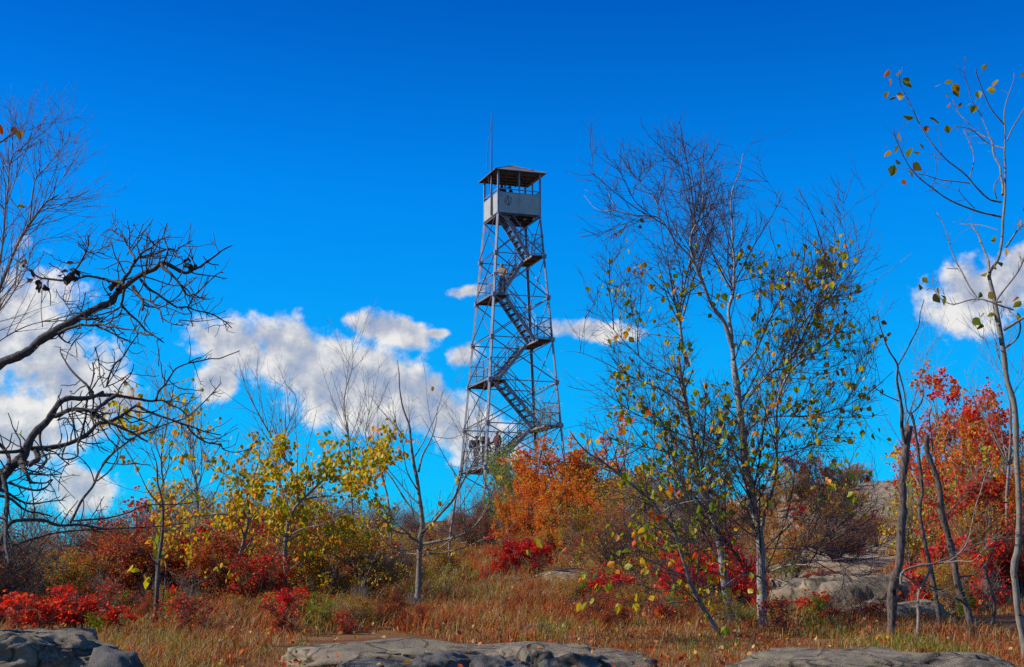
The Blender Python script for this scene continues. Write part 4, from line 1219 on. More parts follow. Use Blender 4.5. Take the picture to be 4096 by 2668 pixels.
KEY = [
    ('orange', 1, 1258, 1005, 43, .8, 'fiery orange bush nearest the right leg of the tower'),
    ('orange', 0, 1225, 1085, 39, .8, 'orange bush forming the left edge of the fiery group'),
    ('orange', 2, 1360, 1100, 38, 1.0, 'orange-yellow bush in the middle of the fiery group'),
    ('orange', 0, 2330, 1040, 20.5, .6, 'orange bush against the trunk of the right-edge aspen'),
    ('mixed', 1, 2260, 1160, 18.5, .7, 'olive-orange bush before the deep crimson thicket at right'),
    ('red', 0, 1640, 1275, 17.5, .9, 'scarlet bush left of the second birch trunk'),
    ('red', 2, 1715, 1330, 16.2, 1.0, 'scarlet bush in front, filling the gap between the birch trunks'),
    ('red', 1, 1800, 1400, 16, 1.2, 'low scarlet bush right against the foot of the main birch trunk'),
    ('mixed', 2, 1480, 1340, 16, 1.3, 'low golden-olive bush in the grass left of the birch clump'),
    ('mixed', 0, 1380, 1370, 16.5, 1.3, 'low golden-olive bush above the right end of the long ledge'),
    ('ygreen', 1, 2275, 1000, 22, 1.1, 'yellow-green crown showing between the tall maple and the right-edge aspen'),
    ('orange', 2, 2210, 960, 24, .7, 'orange crown low in front of the tall scarlet maple'),
    ('sumac', 2, 40, 1362, 13.4, 1.7, 'wide scarlet sumac hard behind the rounded corner rock'),
    ('sumac', 0, 180, 1350, 13.6, 1.6, 'bright loose scarlet sumac right behind the corner rock tip'),
    ('sumac', 1, 250, 1395, 13.4, 1.4, 'low orange-red sumac beyond the right end of the corner rock'),
    ('sumac', 1, 110, 1385, 13.2, 1.5, 'low scarlet sumac touching the top of the corner rock'),
    ('red', 1, 1130, 1310, 27, 1.2, 'low orange-red bush left of the mossy boulder'),
    ('red', 0, 1245, 1240, 28, 1.15, 'right half of the scarlet bush group above the boulders, taller and fuller'),
    ('orange', 0, 1180, 1130, 34, .6, 'small orange bush between the tower foot and the scarlet bush'),
    ('dark', 0, -40, 1190, 17, 1.2, 'near-black tangle of twigs cut by the left edge under the crooked limbs'),
    ('dark', 1, 40, 1260, 18, 1.2, 'near-black twiggy bush above the scarlet sumacs at far left'),
    ('dark', 2, 170, 1290, 18.5, 1.0, 'dark twiggy bush between the black tangle and the lime-leaved young tree'),
    ('crimson', 1, 300, 1195, 20, 1.2, 'nearest crimson bush behind the lime-leaved young tree trunk'),
    ('crimson', 0, 450, 1230, 20, 1.3, 'crimson bush wrapped round the foot of the slanting grey aspen'),
    ('crimson', 2, 580, 1200, 21, 1.2, 'crimson bush in the gap between the slanting aspen and the pale aspen'),
    ('crimson', 0, 760, 1240, 21, 1.1, 'crimson bush right behind the golden-green aspen trunk'),
    ('crimson', 1, 850, 1290, 22, 1.0, 'crimson bush left of the lime-green bush at the central aspen'),
    ('orange', 2, 1260, 1150, 36, .8, 'fiery orange bush directly above the bright scarlet bush'),
    ('orange', 0, 1370, 1040, 46, 1.2, 'orange-brown bush filling the right side of the fiery group'),
    ('orange', 1, 1440, 1130, 36, 1.1, 'orange bush under the arching top of the leaning birch stem'),
    ('mixed', 0, 1520, 1210, 18, 1.1, 'olive-orange bush behind the lower leaning birch stem'),
    ('mixed', 2, 1430, 1290, 17, 1.1, 'low olive-orange bush left of the leaning birch stem foot'),
    ('mixed', 1, 1600, 1350, 16, 1.2, 'low tangled bush where the leaning stem meets the birch clump'),
    ('crimson', 2, 1660, 1300, 17.5, .9, 'dark crimson bush behind the second birch trunk'),
    ('red', 2, 1760, 1340, 17, .8, 'scarlet bush peeping right behind the main birch trunk'),
    ('bare', 0, 30, 1150, 17, 1.1, 'dense dark twiggy bush below the old tree limbs at the left edge'),
    ('bare', 1, 120, 1190, 19, 1.2, 'dense twiggy bush right of the darkest one below the old tree limbs'),
    ('barebrown', 2, -20, 1200, 15, 1.2, 'brown twiggy bush cut by the left edge'),
    ('bare', 2, 210, 1195, 21, 1.1, 'grey twiggy bush before the crimson mass at far left'),
    ('bare', 1, 1560, 1120, 24, 1.1, 'tangled twiggy bush between the leaning birch stem and the second trunk'),
    ('barebrown', 0, 1460, 1170, 20, 1.2, 'tangled brown bush under the tip of the leaning birch stem'),
    ('barebrown', 1, 1560, 1270, 17, 1.2, 'low tangled brown bush under the middle of the leaning birch stem'),
    ('mixed', 1, 1790, 1120, 48, 1.3, 'russet bush on the skyline immediately right of the main birch trunk'),
    ('maroon', 0, 1960, 1120, 52, 1.5, 'dusky bush on the ridge under the rounded dark red bush'),
    ('maroon', 2, 2060, 1130, 50, 1.3, 'dusky bush on the ridge behind the thick left snag'),
    ('green', 0, 1820, 1290, 24, .8, 'small green shrub on the rock between birch trunk and dark boulder'),
    # kind, variant, dx, dtop, d, wide, label
    ('orange', 0, 1330, 990, 42, 1.15, 'big blazing orange bush covering the right foot of the tower'),
    ('orange', 1, 1400, 1030, 44, 1.1, 'rust-orange bush right behind the blazing one at the tower foot'),
    ('orange', 2, 1280, 1090, 37, .9, 'orange-green bush lower down in front of the big orange one'),
    ('mixed', 0, 1400, 1065, 42, 1.3, 'olive-brown bush to the right of the big orange one'),
    ('mixed', 1, 1340, 1160, 31, 1.3, 'green-brown bush over the grass right of the bright red bush'),
    ('mixed', 2, 1450, 1050, 40, 1.2, 'brown-red bush behind the leaning birch stem'),
    ('mixed', 0, 1480, 1110, 35, 1.3, 'russet bush below and behind the leaning birch stem'),
    ('mixed', 1, 1420, 1200, 28, 1.3, 'dull green bush at the tip of the leaning birch stem'),
    ('tallgreen', 0, 1245, 890, 45, .8, 'slender thinly leaved green tree rising in front of the tower stairs'),
    ('green', 0, 1165, 1000, 50, .45, 'small green-leaved tree before the lowest tower landing'),
    ('green', 1, 1185, 1040, 46, 1.0, 'green shrub between the tower foot and the orange bush'),
    ('red', 0, 1195, 1228, 28.5, 1.2, 'bright scarlet bush above the two boulders'),
    ('red', 1, 1165, 1270, 28, .9, 'low scarlet bush at the left flank of the brightest red bush'),
    ('orange', 1, 1090, 1290, 28, .9, 'small orange bush left of the boulders'),
    ('ygreen', 0, 960, 1265, 22, 1.0, 'lime-green bush at the foot of the central leafless aspen'),
    ('ygreen', 1, 1030, 1290, 23, 1.0, 'lime-green bush just right of the central leafless aspen'),
    ('ygreen', 2, 740, 1080, 22, 1.0, 'tall golden-green bush behind the left-centre aspen crown'),
    ('ygreen', 0, 830, 1150, 21, .9, 'golden-green bush filling the gap between the two pale-trunked aspens'),
    ('ygreen', 1, 470, 1060, 24, .9, 'golden-leaved bush left of the slanting grey aspen'),
    ('green', 2, 1290, 1330, 27, 1.2, 'pale green bush on the grass right of the bright red bush'),
    ('crimson', 0, 330, 1150, 27, 1.3, 'dark crimson bush forming the top of the red mass at far left'),
    ('crimson', 1, 240, 1215, 26, 1.3, 'crimson bush on the left slope behind the sumacs'),
    ('crimson', 2, 420, 1185, 27, 1.2, 'crimson bush behind the lime-leaved young tree'),
    ('crimson', 0, 540, 1175, 28, 1.2, 'crimson bush behind the slanting grey aspen'),
    ('crimson', 1, 620, 1160, 27, 1.2, 'crimson bush between the two left aspens'),
    ('crimson', 2, 200, 1270, 24, 1.2, 'low crimson bush above the front sumacs'),
    ('maroon', 0, 500, 1265, 23, 1.2, 'dusky maroon bush at the feet of the left aspens'),
    ('crimson', 0, 700, 1215, 24, 1.0, 'deep red bush right of the golden-green aspen trunk'),
    ('maroon', 1, 640, 1290, 22, 1.1, 'dusky maroon bush around the golden-green aspen trunk'),
    ('maroon', 2, 790, 1290, 24, 1.2, 'dusky maroon bush between the two pale-trunked aspens'),
    ('crimson', 1, 770, 1250, 26, 1.0, 'crimson bush halfway between the two pale-trunked aspens'),
    ('sumac', 0, 130, 1345, 14, 1.3, 'tallest scarlet sumac above the rounded corner rock'),
    ('sumac', 1, 60, 1372, 14.5, 1.5, 'scarlet sumac above the left half of the corner rock'),
    ('sumac', 2, 205, 1368, 14, 1.4, 'scarlet sumac over the right end of the corner rock'),
    ('sumac', 0, 5, 1375, 14.5, 1.5, 'scarlet sumac cut by the left edge of the view'),
    ('sumac', 1, 660, 1425, 15, .9, 'small scarlet seedling in the grass below the golden-green aspen'),
    ('sumac', 2, 620, 1455, 16.5, .8, 'tiny scarlet seedling beside a taller one in the left-centre grass'),
    ('red', 2, 1700, 1245, 19, .75, 'scarlet bush glowing between the two white birch trunks'),
    ('red', 0, 1735, 1290, 18, .8, 'scarlet-orange bush close against the left of the main birch trunk'),
    ('red', 1, 1690, 1390, 17, .8, 'low scarlet bush at the foot of the second birch trunk'),
    ('sumac', 0, 1735, 1420, 15.5, .9, 'low scarlet sumac between the feet of the birch trunks'),
    ('sumac', 2, 1850, 1380, 15.5, 1.7, 'wide scarlet sumac right of the main birch trunk foot'),
    ('sumac', 1, 1915, 1365, 16, 1.6, 'scarlet sumac on the grey rock right of the birch'),
    ('maroon', 0, 1590, 1290, 20, .9, 'dusky bush left of the second birch trunk'),
    ('maroon', 1, 1640, 1340, 19, .9, 'russet bush under the leaning birch stem'),
    ('sumac', 1, 2045, 1400, 16, .8, 'small red sumac at the foot of the thick left snag'),
    ('crimson', 2, 1870, 1055, 57, 1.4, 'dark red bush on the ridge line right of the birch trunk'),
    ('crimson', 0, 1930, 1065, 58, 1.3, 'rounded dark red bush on the ridge skyline'),
    ('crimson', 1, 2010, 1080, 58, 1.2, 'faded red bush on the skyline left of the thick snag'),
    ('red', 2, 1860, 1170, 42, 1.1, 'scarlet and orange bush on the rocky slope right of the birch trunk'),
    ('red', 0, 1910, 1185, 44, 1.1, 'scattered red bush in the middle of the rocky slope'),
    ('mixed', 2, 1985, 1170, 45, 1.2, 'orange-brown bush on the rocky slope below the skyline bushes'),
    ('mixed', 0, 2030, 1190, 43, 1.1, 'russet bush on the slope left of the thick snag'),
    ('maple', 0, 2230, 850, 25, 1.0, 'tall scarlet and orange maple beyond the broken snag'),
    ('maple', 1, 2290, 900, 23, .95, 'orange-red maple behind the right-edge aspen trunk'),
    ('maple', 2, 2180, 935, 26, .85, 'smaller red maple at the left flank of the tall scarlet maple'),
    ('maple', 0, 2350, 980, 25, 1.0, 'red and green maple beyond the right-edge aspen'),
    ('crimson', 2, 2250, 1100, 20, 1.15, 'deep crimson thicket right of the broken snag'),
    ('crimson', 1, 2310, 1150, 19, 1.1, 'deep crimson thicket against the right-edge aspen trunk'),
    ('crimson', 0, 2180, 1180, 20, .9, 'deep crimson bush between the thin dead stem and the broken snag'),
    ('red', 1, 2220, 1235, 18, 1.1, 'scarlet bush low between the broken snag and small crooked stem'),
    ('red', 2, 2290, 1270, 17.5, 1.0, 'scarlet bush low at the right before the aspen trunk'),
    ('sumac', 0, 2130, 1290, 17, .9, 'scarlet sumac between the left snag and thin dead stem'),
    ('ygreen', 2, 2110, 1085, 24, .8, 'yellow-leaved bush glimpsed beside the left snag'),
    ('ygreen', 0, 2150, 1090, 25, .8, 'yellow-green bush between the thin dead stem and the broken snag'),
    ('crimson', 0, 2360, 1200, 19, 1.0, 'crimson bush at the right edge'),
    ('green', 0, 2150, 1400, 16, .8, 'small green shrub at the foot of the thin dead stem'),
    ('green', 1, 1960, 1400, 17, .7, 'small green shrub on the domed grey rock'),
    ('green', 2, 1070, 1370, 25, .9, 'green shrub beside the mossy boulder'),
]
for i, (k, v, dx, dt, d, w, lab) in enumerate(KEY):
    sh(k, v, dx, dt, d, lab, w, cat='tree' if k in ('maple', 'tallgreen') else 'shrub')

# bare, leafless brush that closes the slope: many alike, none tells from its neighbours
rngS = np.random.default_rng(9)


def skyline(dx):      # display row the brush tops reach
    return float(np.interp(dx, [0, 150, 300, 500, 700, 900, 1050, 1150, 1300, 1450, 1600, 1750, 1900, 2080, 2150, 2380], [1240, 1230, 1160, 1130, 1120, 1130, 1130, 1110, 1110, 1100, 1110, 1130, 1110, 1100, 1120, 1050]))


GB = 'bare brush across the slope'
n = 0
for i in range(230):
    t = i / 230
    d = 62 - 38 * t + rngS.uniform(-2, 2)
    dx = rngS.uniform(-80, 2460)
    if 1750 < dx < 2100 and d < 51: continue
    if 1090 < dx < 1310 and d < 42: continue
    row = skyline(dx) + (62 - d) * 3.6 + rngS.uniform(-20, 45)
    k = 'bare' if rngS.uniform() < .55 else 'barebrown'
    lab = 'grey-stemmed shrub with few russet leaves in the tangled brush across the slope' if k == 'bare' else 'brown-stemmed shrub with few maroon leaves in the tangled brush across the slope'
    sh(k, int(rngS.integers(3)), dx, row, d, lab, rngS.uniform(.9, 1.5), group=GB + (', grey' if k == 'bare' else ', brown'))
for i in range(84):      # low undergrowth closing the near slope
    dx = rngS.uniform(100, 1720) if i < 68 else rngS.uniform(2080, 2400); d = rngS.uniform(18, 24) if dx < 850 else rngS.uniform(23, 33)
    k, lab = [('crimson', 'low dark red shrub of the thicket where the near grass ends'), ('maroon', 'low dusky shrub of the thicket where the near grass ends'), ('mixed', 'low olive-orange shrub of the thicket where the near grass ends')][i % 3]
    if dx > 850 and dx < 1700 and k == 'crimson': k, lab = 'mixed', 'low olive-orange shrub of the thicket where the near grass ends'
    sh(k, int(rngS.integers(3)), dx, rngS.uniform(1200, 1310) if not 1040 < dx < 1260 else 1345, d, lab, rngS.uniform(1.1, 1.7), group='near thicket: ' + k)
for i in range(40):      # undergrowth close behind the front rocks
    dx = rngS.uniform(230, 1000) if i < 24 else rngS.uniform(1350, 1720); d = rngS.uniform(13.8, 18.5)
    if 1080 < dx < 1240: dx += 200
    k, lab = [('red', 'knee-high scarlet shrub in the near undergrowth'), ('maroon', 'knee-high dusky shrub in the near undergrowth'), ('mixed', 'knee-high olive-orange shrub in the near undergrowth'), ('green', 'knee-high green shrub in the near undergrowth')][i % 4]
    sh(k, int(rngS.integers(3)), dx, rngS.uniform(1345, 1415), d, lab, rngS.uniform(1.2, 1.8), group='near undergrowth: ' + k)
for i in range(44):      # nearer scrub of thin stems among the grass
    d = rngS.uniform(15, 24); dx = rngS.uniform(-20, 1650) if i < 32 else rngS.uniform(1900, 2400)
    if 1080 < dx < 1240: dx -= 250
    sh('scrub', int(rngS.integers(3)), dx, rngS.uniform(1290, 1400), d, 'thin bare scrub of pale stems rising from the near grass', rngS.uniform(.7, 1.1), group='bare scrub in the near grass')
for i in range(40):      # leafy undergrowth in mixed colours
    d = rngS.uniform(24, 46); dx = rngS.uniform(-40, 1600)
    k, lab = [('maroon', 'dusky maroon shrub in the undergrowth of the middle slope'), ('mixed', 'olive and russet shrub in the undergrowth of the middle slope'), ('crimson', 'dark red shrub in the undergrowth of the middle slope')][i % 3]
    if 1000 < dx < 1350 and k == 'crimson': k, lab = 'mixed', 'olive and russet shrub in the undergrowth of the middle slope'
    sh(k, int(rngS.integers(3)), dx, skyline(dx) + 45 + (46 - d) * 6 + rngS.uniform(-10, 50), d, lab, rngS.uniform(.9, 1.4), group='undergrowth: ' + k)

for i in range(110):     # low plants that break up the grass
    d = 12.5 + 18 * rngS.uniform() ** 1.3; x = rngS.uniform(-1, 1) * d * .37
    if -1.5 < x < 2.3 and d < 12.9: continue
    if .04 > abs(x / d - (-.012)): continue
    k, lab, g = [('redplant', 'low dark red plant growing in the autumn grass', 'low red plants in the grass'), ('herb', 'low green herb growing in the autumn grass', 'low green herbs in the grass')][int(rngS.uniform() < .3)]
    s_ = rngS.uniform(.3, .8)
    put(PR[k, int(rngS.integers(3))], x, d, rngS.uniform(0, 6), (s_ * 1.4, s_ * 1.4, s_), lab, 'plant', g, sink=.02)
for i in range(15):      # scrub rooted in cracks of the bare rock shoulder
    dx = rngS.uniform(1780, 2100); d = rngS.uniform(24, 56); p = D(dx, 1200, d)
    k = ['barebrown', 'maroon', 'mixed'][i % 3]; s_ = rngS.uniform(.22, .5)
    put(PR[k, int(rngS.integers(3))], p[0], d, rngS.uniform(0, 6), (s_ * 1.6, s_ * 1.6, s_), 'small ' + {'barebrown': 'brown twiggy', 'maroon': 'dusky red', 'mixed': 'olive-orange'}[k] + ' bush rooted in a crack of the bare rock slope', 'shrub', 'bushes in the rock cracks: ' + k, sink=.03)

for i in range(26):      # tangle below and behind the birch clump
    dx = rngS.uniform(1290, 1720) if i < 20 else rngS.uniform(2090, 2330); d = rngS.uniform(15.2, 22)
    k, lab = [('mixed', 'olive-orange shrub in the tangle round the birch clump and snags'), ('red', 'scarlet shrub in the tangle round the birch clump and snags'), ('barebrown', 'brown-stemmed shrub in the tangle round the birch clump and snags'), ('ygreen', 'golden-green shrub in the tangle round the birch clump and snags')][i % 4]
    sh(k, int(rngS.integers(3)), dx, rngS.uniform(1235, 1370), d, lab, rngS.uniform(1.0, 1.4), group='tangle round the birch: ' + k)
# ------------------------------------------------------------------ traced foreground trees
def c1(x, y): return x / 2.0, 900 + y / 2.0
def c2(x, y): return x / 1.601, 1400 + y / 1.601
def c3(x, y): return x * .7097, 400 + y * .7097
def c5(x, y): return 3450 + .839 * x, 200 + .839 * y
def c6(x, y): return 3400 + .947 * x, 1200 + .947 * y
def c8(x, y): return 2250 + .9032 * x, 500 + .9032 * y
def c7(x, y): return 2200 + .818 * x, 1400 + .818 * y
def cA(x, y): return 1000 + .6246 * x, 1700 + .6246 * y
def cB(x, y): return x * .7534, 1500 + y * .7534
def cD(x, y): return x * 1.72101, y * 1.72101


def stackl(lines):
    return [(np.asarray(P), np.asarray(Q)) for P, Q in lines]


def tree_from(name, seed, label, cat, main, limbs, bark, fine, twig_bark=None, leaves=None, base=None, extra=None, trunk_name='trunk', group=None, clip=None):
    """main / limbs: [(conv, px list, d0, d1, r0, r1)], fine: list of sprout levels; leaves: (mat, n, size, tmpl, kwargs)"""
    rng = np.random.default_rng(seed)
    tr = [limb(rng, px, d0, d1, r0, r1, conv=cv, wig=0.012 if 'snag' in name else 0.004, bulge=0.1) for cv, px, d0, d1, r0, r1 in main]
    lb = [limb(rng, px, d0, d1, r0, r1, conv=cv, wig=0.006, bulge=0.5) for cv, px, d0, d1, r0, r1 in limbs]
    P0 = (tr + lb)[0][0][0].copy()
    if 'snag' in name: tr = [(P, Q * (1 + .13 * rng.standard_normal(len(Q)).clip(-1.5, 1.5))) for P, Q in tr]
    root = empty(name, tuple(base if base is not None else P0))
    off = np.array(base if base is not None else P0)
    tag(root, label, cat, group)
    mb = MB()
    for P, Q in tr: mb.tubes(P - off, Q, 9)
    if tr: mb.build(trunk_name, bark, root)
    tm = MB()
    for P, Q in lb: tm.tubes(P - off, Q, 6)
    levels = [tr + lb]
    allf = []
    for spec in fine:
        src = spec.pop('src', 'all')
        par = levels[-1] if src == 'last' else (tr + lb if src == 'wood' else (tr if src == 'trunk' else (lb if src == 'limbs' else sum(levels, []))))
        P, Q = sprout(rng, par, **spec)
        if clip:      # the crown keeps inside these bearings
            b_ = P[:, -1, 0] / P[:, -1, 1]; sl = np.abs(rng.normal(0, .022, len(b_))); kk = (b_ > clip[0] - .012 + sl) & (b_ < clip[1] - sl) & (P[:, -1, 2] < clip[2] - sl * 14); P, Q = P[kk], Q[kk]
        levels.append([(P, Q)]); allf.append((P, Q))
        tm.tubes(P - off, Q, 4 if spec.get('K', 5) > 6 else 3, mat=1)
    if tm.n: tm.build('branches', [bark, twig_bark or bark], root)
    if leaves:
        for nm, mat, n, size, tmpl, kw in leaves:
            kw = dict(kw)
            lv = kw.pop('level', -1); cond = kw.pop('cond', None); hang = kw.pop('hang', 0.6)
            P, Q = allf[lv]
            sel = cond(P) if cond else None
            if 'at' in kw:
                pts = kw['at']
                sp = []
                flat = np.concatenate([a[0].reshape(-1, 3) for a in allf + [(l[0][None], 0) for l in lb]])
                for (x, y) in pts:      # leaves hang from the nearest twig of that direction
                    best = None
                    w0 = np.array(W(x, y, 1.0)) - np.array([0, 0, EYE])
                    dv = (flat - np.array([0, 0, EYE])); dv = dv / dv[:, 1:2]
                    i = np.argmin(((dv - w0) ** 2).sum(1))
                    sp.append(W(x, y, flat[i][1]))
                sp = np.array(sp)
            else:
                sp = leaf_spots(rng, P, n, sel=sel, **kw)
            l_ = MB(); add_leaves(l_, rng, sp - off, size, tmpl, hang=hang); l_.build(nm, mat, root)
    return root


